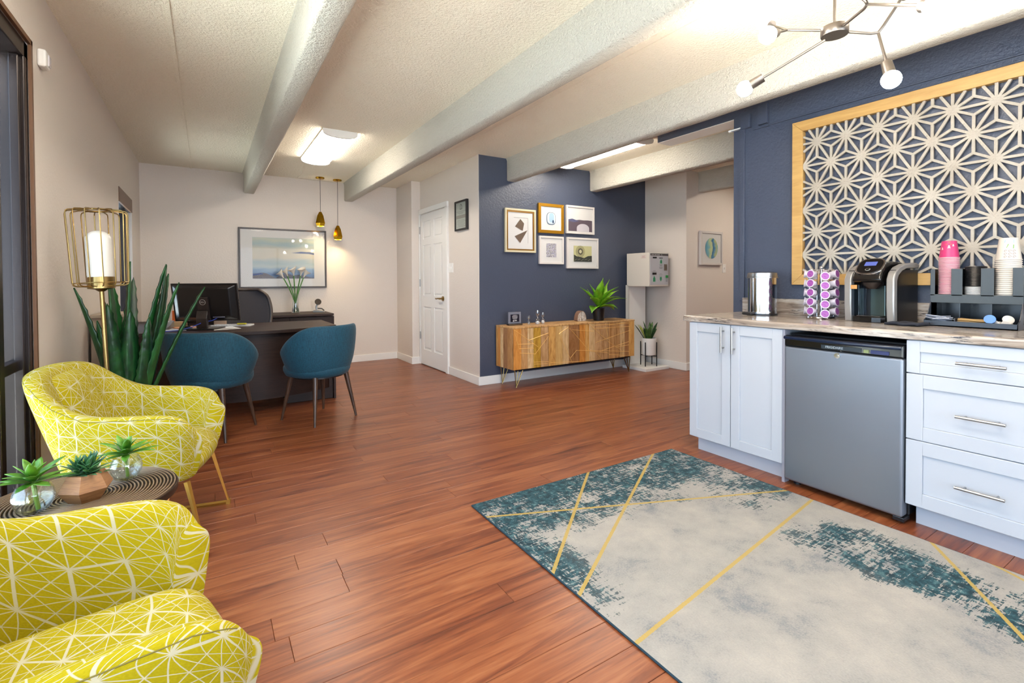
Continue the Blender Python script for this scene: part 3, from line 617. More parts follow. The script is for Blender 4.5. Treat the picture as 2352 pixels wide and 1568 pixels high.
MB().lathe([(.017, 0), (.0215, .034), (.0255, .035), (.0255, .0385), (.022, .039)], 20, caps=True).build('cup', M_PODW, pod, smooth=True)
MB().lathe([(0, .0395), (.0205, .0395), (.0205, .0388)], 20).build('foil_lid', M_PUR, pod, smooth=True)
first = True; ORD = ['first', 'second', 'third', 'fourth', 'fifth', 'sixth', 'seventh', 'eighth', 'ninth', 'tenth']+['%dth' % k for k in range(11, 40)]
DIRS = ['the viewer', 'the fridge side', 'the coffee maker', 'the wall right of centre', 'the wall', 'the steel bin', 'left of the viewer']
for i in range(7):
    a = pi-.34+2*pi*i/7+.1-.0
    for j in range(5):
        z = .907+.043+j*.0565-(.014 if i % 2 else 0)
        d_ = Vector((cos(a), sin(a), .12)).normalized(); q = d_.to_track_quat('Z', 'Y'); p = Vector((CX, CY, z))+Vector((cos(a), sin(a), 0))*.052
        o = pod if first else dup(pod, p); first = False; o['label'] = 'purple topped coffee pod, %s from the top, carousel column facing %s' % (ORD[4-j], DIRS[i]); o.location = p; o.rotation_euler = q.to_euler()
# coffee maker (front towards -x)
t = thing('coffee_maker', 'black and silver single serve coffee maker with blue screen', 'coffee maker', (3.10, 1.228, .907), R(-6))
M_GB = mat('gloss_black_plastic', C(20, 18, 18), .12); M_SIL = mat('silver_plastic', C(172, 168, 164), .32, .5)
m = MB().prism([(.16, -.085), (.16, .085), (.02, .085), (.0, .07), (-.01, .03), (-.01, -.03), (.0, -.07), (.02, -.085)], 'z', 0, .032)
m.build('drip_tray', M_GB, t, bev=.004)
box('tray_grid', M_CHROME, .012, .1, -.06, .06, .032, .036, t, bev=.002)
box('column', M_BLACK, .10, .27, -.088, .088, .0, .30, t, bev=.01)
n = NT('column_sheen'); MB().box(.094, .10, -.045, .03, .035, .205).build('reflection_panel', n.fin(C(92, 108, 106), .16, .6), t, bev=.003)  # teal grey colour stands in for reflections on the glossy column
MB().lathe([(.028, -.05), (.05, -.025), (.055, .01), (.05, .04)], 28, c=(.06, .0, .235)).build('brew_head', mat('bronze_black', C(62, 52, 48), .15, .4), t, smooth=True)
hd = MB().prism([(-.012, .235), (.0, .222), (.09, .222), (.25, .262), (.25, .318), (.2, .335), (.11, .338), (.05, .322), (.005, .278)], 'y', -.072, .072).build('lid', M_GB, t, bev=.016, seg=4, smooth=True)
Mp = Matrix.Translation((.033, 0, .312)) @ Matrix.Rotation(R(-45), 4, 'Y')
def pl(poly, h0, h1, nm, mm):
    m = MB(); m.prism(poly, 'z', h0, h1); m.v = [tuple(Mp @ Vector(v)) for v in m.v]; return m.build(nm, mm, t, bev=.001, smooth=True)
pl(oval(0, 0, .062, .068, 32, 3.2), -.014, .002, 'silver_ring', M_CHROME)
pl(oval(0, 0, .054, .060, 32, 3.2), .001, .004, 'control_face', M_GB)
pl([(.0, -.03), (.03, -.03), (.03, .03), (.0, .03)], .0035, .006, 'screen', emit('blue_screen', C(96, 110, 190), .9))
pl(oval(-.03, 0, .010, .013, 24), .0035, .006, 'button', M_SIL); pl(oval(-.03, 0, .007, .010, 24), .006, .0066, 'button_face', M_GB)
for s_ in (-1, 1):
    path = [(.02, 0), (.012, .1), (.012, .24), (.03, .275), (.07, .305), (.13, .322), (.24, .33), (.27, .32), (.27, .30), (.15, .30), (.10, .285), (.062, .26), (.048, .23), (.048, .1), (.05, 0)]
    MB().prism(path, 'y', s_*.107-.019, s_*.107+.019).build('side_arch', M_SIL, t, bev=.006, seg=3, smooth=True)
    box('side_panel', M_BLACK, .045, .27, s_*.104-.014, s_*.104+.014, .0, .29, t)
box('water_tank', thin_glass('tank_plastic', (.7, .74, .8, 1), .05), .012, .09, .045, .085, .035, .21, t, bev=.004)
box('sticker', mat('tan_sticker', C(206, 150, 84), .6), .008, .011, .055, .088, .185, .208, t)
# folded cloth
m = MB(); nx, ny = 5, 10; vs = []
for i in range(nx+1):
    for j in range(ny+1): vs.append((-.055+.11*i/nx, -.075+.15*j/ny, .014+.004*sin(j*1.1+i*.4)+.002*cos(i*2.)))
fs = [(i*(ny+1)+j, (i+1)*(ny+1)+j, (i+1)*(ny+1)+j+1, i*(ny+1)+j+1) for i in range(nx) for j in range(ny)]
m.add(vs, fs); o = m.build('folded_napkin', mat('black_cloth', C(34, 38, 50), .85), smooth=True, loc=(3.07, 1.035, .908), recalc=False)
o.rotation_euler = (0, 0, R(-8)); sm = o.modifiers.new('s', 'SOLIDIFY'); sm.thickness = .013; sm.offset = -1
tag(o, 'folded black napkin lying flat beside the coffee maker', 'napkin')
# cup organiser
t = thing('cup_organizer', 'black plastic cup and condiment organizer on the counter', 'organizer', (0, 0, 0))
M_OR = mat('organizer_plastic', C(50, 51, 48), .28); M_OD = mat('organizer_dark', C(26, 30, 34), .25)
X0, X1, YL, YR = 3.22, 3.375, .985, .640
m = MB().box(X0, X0+.004, YR, YL, 1.024, 1.067)
for a, b in ((.966, .985), (.857, .901), (.741, .789), (.64, .677)): m.box(X0, X0+.004, a, b, 1.06, 1.198)
m.build('front_wall', M_OR, t, bev=.0012)
m = MB()
for yy in (YR, .748, .865, YL-.004): m.box(X0+.002, X1, yy, yy+.004, .93, 1.198)
m.box(X1-.004, X1, YR, YL, .91, 1.2).box(X0+.002, X1, YR, YL, 1.024, 1.03)
m.build('divider', M_OD, t)
m = MB().box(3.135, 3.30, YR, YL, .908, .914).box(3.135, 3.139, YR, YL, .908, .936)
for yy in (YR, YL-.004): m.prism([(3.135, .908), (3.30, .908), (3.30, 1.03), (3.22, 1.03), (3.17, .95), (3.135, .936)], 'y', yy, yy+.004)
m.box(3.15, 3.22, .865, .869, .908, .95).box(3.15, 3.22, .748, .752, .908, .95)
m.build('tray', mat('tray_plastic', C(50, 54, 62), .3), t, bev=.001)
M_PK = mat('pink_cup', C(206, 52, 112), .4); M_WC = mat('printed_cup', C(226, 216, 202), .45); M_RIM = mat('cup_rim', C(226, 196, 196), .4); M_RIMW = mat('cup_rim_white', C(222, 212, 200), .4)
def cup(nm, label, m1, m2, hgt, r0, r1, grp, loc):
    c_ = thing(nm, label, 'cup', loc, group=grp)
    MB().lathe([(r0, .003), (r1, hgt), (r1-.002, hgt), (r1-.003, hgt-.004), (0, hgt-.004)], 24, caps=False).build('cup_wall', m1, c_, smooth=True)
    MB().tube([((r0+.0005)*cos(a), (r0+.0005)*sin(a), .003) for a in (2*pi*i/24 for i in range(24))], .0024, 6, closed=True).build('rim', m2, c_, smooth=True)
    return c_
py, wy = .928, .706; cxx = 3.285
pk = cup('paper_cup', 'lowest pink paper cup of the tall left stack', M_PK, M_RIM, .09, .041, .030, 'pink paper cups stacked in the organizer', (cxx, py, 1.031))
zt_ = 1.2535
for i in range(1, 32):
    z = 1.031+i*.00718; last = i == 31
    o = dup(pk, (cxx, py, z), 0, 'pink paper cup, %s from the top of the tall left stack' % ORD[31-i])
    if last: o['label'] = 'topmost pink patterned paper cup of the left stack'
m = MB()
for a, z, s_ in ((pi+.25, .058, 1), (pi-.55, .05, .8), (pi+.75, .066, .7)):
    r_ = .041-.011*z/.09+.0006
    for (u, w_) in ((0, 0),):
        cc_ = Vector((r_*cos(a), r_*sin(a), z)); T = Vector((-sin(a), cos(a), 0)); pl_ = [cc_+T*x_*.004*s_+Vector((0, 0, z_*.011*s_)) for x_, z_ in ((-1.4, -.6), (1.4, -.6), (.6, .8), (-.6, .8))]
        m.add(pl_, [(0, 1, 2, 3)])
m.build('print_bell', mat('cup_print_white', C(240, 226, 210), .5), o)
m = MB()
for a, z in ((pi+.5, .072), (pi-.1, .072), (pi+.3, .083)):
    r_ = .041-.011*z/.09+.0007; T = Vector((-sin(a), cos(a), 0)); cc_ = Vector((r_*cos(a), r_*sin(a), z)); m.add([cc_+T*x_*.005+Vector((0, 0, z_*.0022)) for x_, z_ in ((-1.2, 0), (0, -1), (1.2, 0), (0, 1))], [(0, 1, 2, 3)])
m.build('print_leaf', mat('cup_print_orange', C(224, 120, 40), .5), o)
wc = cup('paper_cup', 'lowest white paper cup of the right stack', M_WC, M_RIMW, .108, .046, .034, 'white paper cups stacked in the organizer', (cxx, wy, 1.031))
for i in range(1, 22):
    o = dup(wc, (cxx, wy, 1.031+i*.0097), 0, 'white paper cup, %s from the top of the right stack' % ORD[21-i])
o['label'] = 'topmost white swirl patterned cup of the right stack'
m = MB()
def on_cup(a, z, x_, z_): 
    r_ = .046-.012*(z+z_)/.108+.0008; aa = a+x_/.04; return (r_*cos(aa), r_*sin(aa), z+z_)
m.add([on_cup(pi+.35, .062, x_, z_) for x_, z_ in ((-.014, -.002), (.012, -.006), (.014, .012), (-.008, .016))], [(0, 1, 2, 3)]); m.build('print_green', mat('cup_print_green', C(120, 176, 76), .5), o)
m = MB().add([on_cup(pi+.3, .084, x_, z_) for x_, z_ in ((-.02, 0), (.016, -.002), (.018, .014), (-.018, .014))], [(0, 1, 2, 3)]); m.build('print_blue', mat('cup_print_blue', C(150, 190, 214), .5), o)
m = MB()
for q in range(9):
    a0 = pi+.3+(q % 3-1)*.35; z0 = .016+(q//3)*.014; m.tube([on_cup(a0, z0, .006*cos(b_)*(1-b_/9), .006*sin(b_)*(1-b_/9)) for b_ in (i*.7 for i in range(9))], .0006, 4)
m.build('print_swirl', mat('cup_print_brown', C(120, 80, 74), .5), o)
lid = thing('cup_cover', 'lowest black plastic cup cover in the middle stack', 'cup cover', (cxx, .823, 1.031), group='black cup covers stacked in the organizer')
MB().lathe([(.041, 0), (.0425, .003), (.041, .006), (.036, .008), (0, .0085)], 24).build('lid_disc', mat('lid_black', C(28, 28, 30), .3), lid, smooth=True)
lw = thing('cup_cover', 'lowest white plastic cup cover under the black ones', 'cup cover', (cxx, .823, 1.067), group='white cup covers stacked in the organizer')
MB().lathe([(.041, 0), (.0425, .003), (.041, .005), (.036, .0055), (0, .0058)], 24).build('lid_disc', mat('lid_white', C(212, 210, 210), .35), lw, smooth=True)
for i in range(1, 7): dup(lw, (cxx, .823, 1.067+i*.0058), 0, 'white plastic cup cover, %s from the bottom of the middle stack' % ORD[i])
lid.location.z = 1.1085
for i in range(1, 16): dup(lid, (cxx, .823, 1.1085+i*.0062), 0, 'black plastic cup cover, %s from the top of the middle stack' % ORD[15-i])
# condiments in the tray
rg = random.Random(11)
pk_ = thing('sugar_packet', 'white sugar packet in the left tray of the organizer', 'sugar packet', (3.18, .93, .93), group='sugar packets in the organizer tray')
MB().box(-.022, .022, -.033, .033, -.001, .001).build('paper_sleeve', mat('packet_paper', C(214, 216, 228), .5), pk_, bev=.0008, seg=1)
for i in range(9):
    p = (3.158+rg.uniform(-.004, .03), .93+rg.uniform(-.02, .02), .934+i*.0028); rot_ = (rg.uniform(-.12, .12), R(18)+rg.uniform(-.25, .1), rg.uniform(-.5, .5))
    if i == 0: pk_.location = p; pk_.rotation_euler = rot_
    else: dup(pk_, p, rot=rot_)
ss = thing('stir_stick', 'thin wooden stir stick in the middle tray', 'stir stick', (3.17, .81, .925), group='wooden stir sticks in the organizer tray')
MB().box(-.0025, .0025, -.05, .05, -.0008, .0008).build('stick', mat('birch', C(206, 168, 108), .6), ss)
for i in range(36):
    p = (3.152+(i % 9)*.0075+rg.uniform(-.003, .003), .808+rg.uniform(-.004, .004), .929+.0052*(i//9)+rg.uniform(0, .003)); rot_ = (rg.uniform(-.05, .05), rg.uniform(-.6, .6), rg.uniform(-.12, .12))
    if i == 0: ss.location = p; ss.rotation_euler = rot_
    else: dup(ss, p, rot=rot_)
def creamer(nm, label, loc, rot_, m1, m2):
    c_ = thing(nm, label, 'creamer', loc); c_.rotation_euler = rot_; c_.scale = (1.2, 1.2, 1.2)
    MB().lathe([(.011, 0), (.0135, .02), (.018, .021), (.018, .0225)], 20).build('cup', m1, c_, smooth=True); MB().lathe([(0, .0232), (.0175, .0232), (.0175, .0225)], 20).build('foil_lid', m2, c_, smooth=True)
M_CRW = mat('creamer_white', C(232, 224, 214), .4); M_BLU = mat('creamer_blue', C(30, 120, 206), .35); M_RED = mat('creamer_red', C(226, 110, 110), .4)
creamer('creamer_cup', 'blue lidded creamer cup with red dot in the right tray', (3.172, .742, .945), (0, R(-70), R(10)), M_BLU, M_BLU)
creamer('creamer_cup', 'white creamer cup lying next to the blue one', (3.185, .712, .93), (0, R(-95), R(-25)), M_CRW, M_CRW)
creamer('creamer_cup', 'white creamer cup lying nearest the tray corner', (3.18, .676, .93), (0, R(-95), R(-20)), M_CRW, M_CRW)
creamer('creamer_cup', 'white creamer cup lying behind two others', (3.21, .695, .94), (0, R(-60), R(30)), M_CRW, M_CRW)
# ---------------------------------------------------------------- sideboard
t = thing('sideboard', 'patchwork mango wood sideboard with brass inlay on hairpin legs', 'sideboard', (0, 0, 0))
SX0, SX1, SY0, SY1, SZ0, SZ1 = 2.706, 4.50, 4.29, 4.645, .20, .655
box('body', M_MANGO, SX0+.008, SX1-.008, SY0+.012, SY1, SZ0+.004, SZ1-.002, t)
o = box('top', M_MANGO, SX0, SX1, SY0-.002, SY1, SZ1-.018, SZ1, t, bev=.003); o.color = (.95, .72, .45, 1)
TN = {'o': (.88, .47, .15, 1), 't': (.80, .60, .42, 1), 'p': (1, .86, .64, 1), 'y': (.76, .55, .12, 1), 'g': (.90, .70, .38, 1), 'b': (.52, .32, .19, 1), 'm': (.76, .52, .30, 1), 'l': (.95, .66, .30, 1)}
pks = [(2.712, 2.812, 'o'), (2.812, 2.892, 'm'), (2.892, 2.968, 'p'), (2.968, 3.067, 'y'), (3.067, 3.166, 't'), (3.170, 3.266, 'l'), (3.266, 3.365, 'g'), (3.365, 3.454, 'p'), (3.454, 3.603, 'b'),
       (3.609, 3.70, 'o'), (3.70, 3.758, 'l'), (3.758, 3.841, 'p'), (3.841, 3.952, 't'), (3.952, 4.056, 't'), (4.062, 4.175, 'm'), (4.175, 4.25, 'm'), (4.25, 4.329, 'p'), (4.329, 4.40, 'b'), (4.40, 4.494, 'l')]
doors = [(2.71, 3.168), (3.168, 3.606), (3.606, 4.059), (4.059, 4.496)]
for di, (a, b) in enumerate(doors):
    dd_ = box('door', M_DKWOOD, a+.002, b-.002, SY0+.004, SY0+.012, SZ0+.004, SZ1-.02, t)
    for x0, x1, kk in pks:
        if a-.01 < (x0+x1)/2 < b:
            o = box('plank', M_MANGO, max(x0, a+.0015)+.0004, min(x1, b-.0015)-.0004, SY0, SY0+.006, SZ0+.003, SZ1-.019, dd_, bev=.0008, seg=1); o.color = TN[kk]
for y0, y1, kk in ((4.30, 4.40, 'm'), (4.40, 4.488, 'b'), (4.488, 4.55, 'p'), (4.55, 4.60, 'o'), (4.60, 4.643, 'l')):
    o = box('end_plank', M_MANGO, SX0, SX0+.008, y0, y1-.0006, SZ0+.003, SZ1-.019, t, bev=.0008, seg=1); o.color = TN[kk]
M_INLAY = mat('inlay_brass', C(236, 190, 112, 1), .4, .3)
def inl(pts):
    m = MB(); P = []
    for x, y in pts: P.append((2.707+(x-410)/1.0, y))
    return P
import bisect
_px = [410, 510, 585, 655, 745, 835, 920, 1005, 1080, 1205, 1325, 1390, 1475, 1555, 1640, 1750, 1800, 1870]
_wx = [2.707, 2.812, 2.892, 2.968, 3.067, 3.168, 3.266, 3.365, 3.454, 3.607, 3.758, 3.841, 3.952, 4.059, 4.175, 4.329, 4.4, 4.501]
def wx(p):
    i = min(max(bisect.bisect(_px, p)-1, 0), len(_px)-2); return _wx[i]+(p-_px[i])/(_px[i+1]-_px[i])*(_wx[i+1]-_wx[i])
def wz(p, q):   # crop row to height on the front
    top = 795+(690-795)*(p-410)/1460; bot = 1320+(1135-1320)*(p-410)/1460
    return SZ1-(q-top)/(bot-top)*(SZ1-SZ0)
m = MB()
for seg in (((425, 825), (600, 950)), ((600, 950), (710, 1030)), ((425, 825), (480, 1060)), ((470, 1000), (660, 990)), ((480, 1055), (660, 1045)), ((490, 1105), (680, 1115)), ((600, 950), (835, 860)), ((680, 1110), (835, 900)), ((660, 1215), (835, 1210)), ((660, 1240), (830, 1235)),
            ((960, 870), (1070, 790)), ((960, 870), (1120, 1220)), ((1090, 800), (1330, 1080)), ((1120, 820), (1380, 835)), ((1330, 740), (1550, 960)), ((1170, 1070), (1800, 1080)), ((1100, 1160), (1170, 1070)), ((860, 1220), (1210, 1205)), ((1320, 1075), (1560, 1100)), ((1390, 1080), (1470, 1170)),
            ((1390, 765), (1800, 735)), ((1390, 805), (1810, 775)), ((1400, 975), (1820, 820)), ((1550, 960), (1700, 1060)), ((1560, 1120), (1800, 1130)), ((1640, 1030), (1800, 1000)), ((1530, 790), (1560, 960)), ((1450, 1080), (1800, 960)), ((1560, 760), (1810, 700))):
    (a, b), (c_, d_) = seg; p0 = Vector((wx(a), SY0-.0006, wz(a, b))); p1 = Vector((wx(c_), SY0-.0006, wz(c_, d_)))
    p0.z = min(max(p0.z, SZ0+.01), SZ1-.025); p1.z = min(max(p1.z, SZ0+.01), SZ1-.025)
    m.tube([p0, p1], .0022, 4)
m.build('brass_inlay', M_INLAY, t)
box('under_rail', M_BLACKM, SX0+.05, SX1-.05, SY0+.03, SY0+.05, SZ0-.014, SZ0+.003, t)
for cx_, cy_, s_ in ((2.80, 4.33, 1), (2.79, 4.60, 1), (4.41, 4.33, -1), (4.41, 4.60, -1)):
    foot = (cx_-.03*s_, cy_, .006); MB().tube([(cx_-.05*s_, cy_, SZ0), foot, (cx_+.06*s_, cy_, SZ0)], .006, 8).tube([foot, (cx_+.01, cy_+.02, SZ0)], .005, 8).build('leg', M_ABRASS, t, smooth=True)
# things on the sideboard
TZ = .656
t = thing('plaque', 'clear acrylic award plaque with dark text panel on sideboard', 'plaque', (2.86, 4.50, TZ), R(-4))
box('base', M_BLACK, -.085, .085, -.03, .03, 0, .018, t, bev=.002); box('base_stripe', M_STEEL, -.084, .084, -.0315, -.03, .007, .013, t)
box('acrylic_block', NT('frosted_acrylic').fin(C(150, 152, 166), .2, Alpha=.75), -.078, .078, -.008, .008, .018, .145, t, bev=.002)
box('text_panel', mat('dark_panel', C(26, 24, 40), .3), -.054, .054, -.0095, -.008, .036, .118, t)
m = MB()
for i, wd in enumerate((.022, .036, .032, .034, .03, .022)): m.box(-wd, wd, -.0102, -.0095, .108-i*.0085, .111-i*.0085)
m.box(-.024, -.010, -.0102, -.0095, .040, .056).box(-.004, .024, -.0102, -.0095, .046, .055)
m.build('text_line', mat('text_white', C(210, 210, 216), .5), t)
M_SAND = mat('white_sand', C(236, 232, 228), .8)
def hourglass(x, y, h, r, label, sand):
    t = thing('hourglass', label, 'hourglass', (x, y, TZ)); prof = []
    for i in range(21):
        u = i/20; rr_ = r*(.16+.84*min(1, abs(sin(pi*(u*1.0-.5))*1.35)**.8)); prof.append((rr_, h*u))
    MB().lathe([(0, 0)]+prof+[(0, h)], 20, caps=False).build('glass_bulb', thin_glass('timer_glass', (.93, .94, .96, 1), base=.16), t, smooth=True)
    MB().lathe([(0, .003), (r*.93, .003), (r*.93, sand*.7), (r*.5, sand), (0, sand*1.05)], 20, caps=False).build('sand', M_SAND, t, smooth=True)
hourglass(3.065, 4.52, .095, .018, 'smallest of three glass sand timers on the sideboard', .006)
hourglass(3.15, 4.47, .155, .027, 'tallest of three glass sand timers on the sideboard', .03)
hourglass(3.245, 4.50, .125, .022, 'middle sized glass sand timer, right of the tallest', .034)
n = NT('agate'); v = n.co.outputs['Object']; c = n.ramp(n.noise(v, 22, 5, .7, 1.5), [(.3, C(120, 96, 84)), (.45, C(206, 196, 186)), (.6, C(236, 230, 224)), (.75, C(176, 160, 150))]); M_AG = n.fin(c, .25)
for s_, lb in ((-1, 'left half of the pale agate bookend pair'), (1, 'right half of the pale agate bookend pair')):
    t = thing('agate_bookend', lb, 'bookend', (3.80+s_*.005, 4.50, TZ))
    poly = [(0, 0)]+[(s_*.062*cos(a)**.8, .125*sin(a)**.85) for a in (pi/2*i/10 for i in range(11))][0:]
    poly = [(0, 0), (s_*.056, 0)]+[(s_*.064*cos(a), .015+.105*sin(a)) for a in (pi/2*i/8 for i in range(9))]
    MB().prism(poly, 'y', -.03, .03).build('stone', M_AG, t, bev=.002); MB().prism([(p[0]*1.04, p[1]*1.03+.0) for p in poly[1:]]+[(p[0]*.97, p[1]*.97) for p in poly[1:]][::-1], 'y', -.031, .031).build('rind', mat('agate_rind', C(150, 116, 96), .5), t)
box_ = thing('acrylic_block', 'small clear block beside the black plant pot', 'block', (3.945, 4.52, TZ)); box('block', M_PANE, -.02, .02, -.02, .02, 0, .07, box_, bev=.002)
# ---------------------------------------------------------------- plants
def leaf_obj(nm, m, parent, base, az, e0, e1, L, W, fold=.25, n=9, wprof=None, serr=0, tw=0, thick=.002, mid=True):
    """one leaf: a curved folded blade growing from base; e0/e1 elevation at foot and tip in degrees"""
    p = Vector(base); vs = []; N = n*(3 if serr else 1); da = R(az); side = Vector((-sin(da), cos(da), 0))
    for i in range(N+1):
        u = i/N; e = R(e0+(e1-e0)*u**1.4); d_ = Vector((cos(e)*cos(da), cos(e)*sin(da), sin(e)))
        w_ = W*(wprof(u) if wprof else (sin(pi*min(1, (u*.82+.18)))**.75)); w_ = max(w_, .0006)
        if serr and 0 < i < N-2 and i % 3 == 0: w_ += serr
        up_ = side.cross(d_)*-1
        if up_.z < 0 and e0 < 80: up_ = -up_
        sd = side*cos(tw*u)+up_*sin(tw*u)
        vs += [p-sd*w_+up_*w_*fold, p-up_*thick*0, p+sd*w_+up_*w_*fold]; p = p+d_*(L/N)
    fs = []
    for i in range(N):
        for k in range(2): a = i*3+k; fs.append((a, a+1, a+4, a+3))
    mb = MB().add(vs, fs); o = mb.build(nm, m, parent, smooth=True, recalc=False, ang=60)
    sd_ = o.modifiers.new('thick', 'SOLIDIFY'); sd_.thickness = thick
    return o
def leafmat(name, c1, c2, c3=None, rough=.35, band=False):
    n = NT(name); v = n.co.outputs['Object']; oi = n.node('ShaderNodeObjectInfo', {}).outputs
    f = n.noise(n.mapv(v, (30, 30, 9) if not band else (6, 6, 55)), 1, 3, .6, .6); f = n.M('ADD', f, n.M('MULTIPLY', n.M('SUBTRACT', oi['Random'], .5), .25))
    c = n.ramp(f, [(.3, c1), (.7, c2)] if not c3 else [(.3, c1), (.5, c2), (.72, c3)])
    n.bump(f, .15, .003)
    return n.fin(c, rough, Subsurface_Weight=0.0, Transmission_Weight=0.0)
M_ALOE = leafmat('aloe_leaf', C(14, 52, 28), C(40, 104, 48), rough=.3); M_LIME = leafmat('lime_leaf', C(96, 160, 20), C(156, 214, 50), rough=.45)
M_SNAKE = leafmat('snake_leaf', C(14, 44, 20), C(40, 84, 36), C(90, 124, 50), .4, True); M_SNEDGE = mat('snake_edge', C(190, 196, 92), .45)
M_SUCC = leafmat('succulent_leaf', C(48, 108, 18), C(112, 166, 42), rough=.4); M_TEALS = leafmat('teal_succulent', C(28, 80, 50), C(84, 142, 80), rough=.4); M_STEM = mat('green_stem', C(120, 168, 60), .4)
# tall aloe by the left wall
t = thing('potted_aloe', 'tall spiky dark green aloe plant beside the floor lamp', 'plant', (-.41, 3.58, 0))
MB().lathe([(.10, 0), (.12, .01), (.15, .36), (.155, .38), (.14, .38), (.135, .35), (0, .35)], 32).build('pot', mat('dark_pot', C(34, 32, 34), .4), t, smooth=True)
MB().lathe([(0, .35), (.134, .352)], 24, caps=False).build('soil', M_SOIL, t)
al = [(.0, -.05, 0, 86, 90, .93, .062), (-.03, -.03, 160, 86, 88, .92, .066), (.05, .0, -20, 82, 76, .93, .06), (.07, -.02, -10, 78, 86, .92, .056), (-.04, -.02, 200, 79, 74, .80, .045), (-.04, .02, 150, 83, 84, .75, .05),
      (.08, -.05, -35, 76, 70, .84, .05), (.03, -.08, -80, 80, 88, .66, .068), (-.03, -.09, -105, 80, 86, .7, .064), (.08, -.03, -5, 70, 64, .84, .044), (0, .05, 80, 82, 78, .85, .06), (-.03, .06, 110, 82, 80, .8, .055),
      (.06, .06, 35, 76, 82, .88, .06), (-.06, -.04, 215, 82, 86, .6, .05), (.08, -.07, -60, 78, 86, .62, .062)]
wp = lambda u: (1-u)**.62*(.82+.5*u)
for bx, by_, az, e0, e1, L, W in al: leaf_obj('leaf', M_ALOE, t, (bx, by_, .34), az, e0, e1, L, W, .45, 12, wp, serr=.005, tw=.3, thick=.007)
# lime agave on the sideboard
t = thing('potted_agave', 'bright lime green agave in a black pot on the sideboard', 'plant', (4.035, 4.435, TZ))
MB().lathe([(.06, 0), (.078, .14), (.08, .15), (.07, .15), (.068, .13), (0, .13)], 28).build('pot', M_BLACK, t, smooth=True)
rg = random.Random(4); wl_ = lambda u: sin(pi*min(1, u*.9+.1))**.7*(.55+.5*min(1, u*2))*(1 if u < .55 else (1-((u-.55)/.45)**1.6))
for ring, (cnt, e0, e1, L, W) in enumerate(((5, 20, -50, .28, .062), (6, 34, -12, .37, .05), (6, 50, 24, .38, .052), (4, 68, 56, .34, .055), (2, 84, 80, .33, .058))):
    for i in range(cnt):
        az_ = 360*i/cnt+ring*23+rg.uniform(-8, 8); a0, a1, LL = e0+rg.uniform(-6, 6), e1+rg.uniform(-12, 12), L*rg.uniform(.86, 1.06); tow = sin(R(az_))
        if tow > .25: a0 = max(a0, 90-34*(1-tow)-20); a1 = max(a1, 62); LL = LL*(1-.35*tow)
        leaf_obj('leaf', M_LIME, t, (.01*cos(i), .01*sin(i)-.01, .15+.012*ring), az_, a0, a1, LL, W, .3, 9, wl_)
# snake plant
t = thing('potted_snake_plant', 'snake plant in a white pot on black leg stand', 'plant', (4.84, 4.37, .036))
MB().lathe([(.078, .14), (.086, .16), (.098, .36), (.092, .36), (.088, .34), (0, .34)], 32).build('pot', M_WHITE, t, smooth=True)
MB().lathe([(0, .34), (.088, .341)], 20, caps=False).build('soil', M_SOIL, t)
m = MB()
for a in (R(20), R(110), R(200), R(290)): x, y = .108*cos(a), .108*sin(a); m.cyl((x, y, 0), (x, y, .33), .006, n=8); m.cyl((0, 0, .125), (x, y, .125), .005, n=8)
for i in range(4):
    a = (R(20), R(110), R(200), R(290))[i]; x, y = .108*cos(a), .108*sin(a); MB().cyl((x, y, 0), (x, y, .31), .0065, n=8).build('stand_leg', M_BLACKM, t, smooth=True)
m = MB()
for a in (R(20), R(110)): m.cyl((-.106*cos(a), -.106*sin(a), .13), (.106*cos(a), .106*sin(a), .13), .006, n=8)
m.build('stand_cross', M_BLACKM, t)
rg = random.Random(8); ws = lambda u: (.6+.6*sin(pi*min(1, u*.8+.1)))*(1 if u < .7 else max(0, 1-((u-.7)/.3)**1.5))
for i in range(14):
    a = rg.uniform(0, 360); r_ = rg.uniform(.01, .06); leaf_obj('leaf', M_SNAKE if i % 7 else M_SNEDGE, t, (r_*cos(R(a)), r_*sin(R(a)), .335), a, 88-r_*500+rg.uniform(-4, 4), 84-r_*550, rg.uniform(.15, .25), .019, .35, 7, ws, tw=.4)
# ---------------------------------------------------------------- water vending station
t = thing('water_station', 'white vending box on a tall board and base plate', 'vending box', (0, 0, 0))
box('base_plate', M_WHITE, 4.60, 5.03, 4.2, 4.60, 0, .036, t, bev=.002)
box('back_board', M_WHITE, 4.68, 5.0, 4.57, 4.60, .036, 1.08, t, bev=.002); box('edge_strip', mat('strip_white', C(216, 214, 210), .5), 4.66, 4.68, 4.555, 4.60, .036, 1.08, t)
box('housing', mat('housing_white', C(226, 218, 208), .4), 4.66, 5.02, 4.2, 4.58, 1.065, 1.49, t, bev=.004)
fp = box('front_panel', mat('panel_grey', C(196, 196, 202), .35), 4.675, 5.008, 4.196, 4.2, 1.085, 1.48, t)
def pb(nm, mm, x0, x1, z0, z1, dp=.002): return box(nm, mm, x0, x1, 4.196-dp, 4.1962, z0, z1, fp)
pb('header_band', mat('header_dark', C(62, 54, 54), .4), 4.678, 5.006, 1.452, 1.478); HW = mat('header_text', C(200, 196, 194), .5)
m = MB()
for x0, x1 in ((4.69, 4.697), (4.705, 4.74), (4.752, 4.79), (4.797, 4.85)): m.box(x0, x1, 4.193, 4.1942, 1.459, 1.468)
m.build('header_lettering', HW, fp); text('lettering', 'Plus', HW, .017, fp, (4.883, 4.1935, 1.463), (R(90), 0, 0))
BK = mat('slot_black', C(20, 18, 22), .3); GR = mat('icon_green', C(44, 140, 100), .5); GL = mat('icon_light', C(170, 214, 190), .5); GG = mat('button_green', C(20, 150, 60), .3)
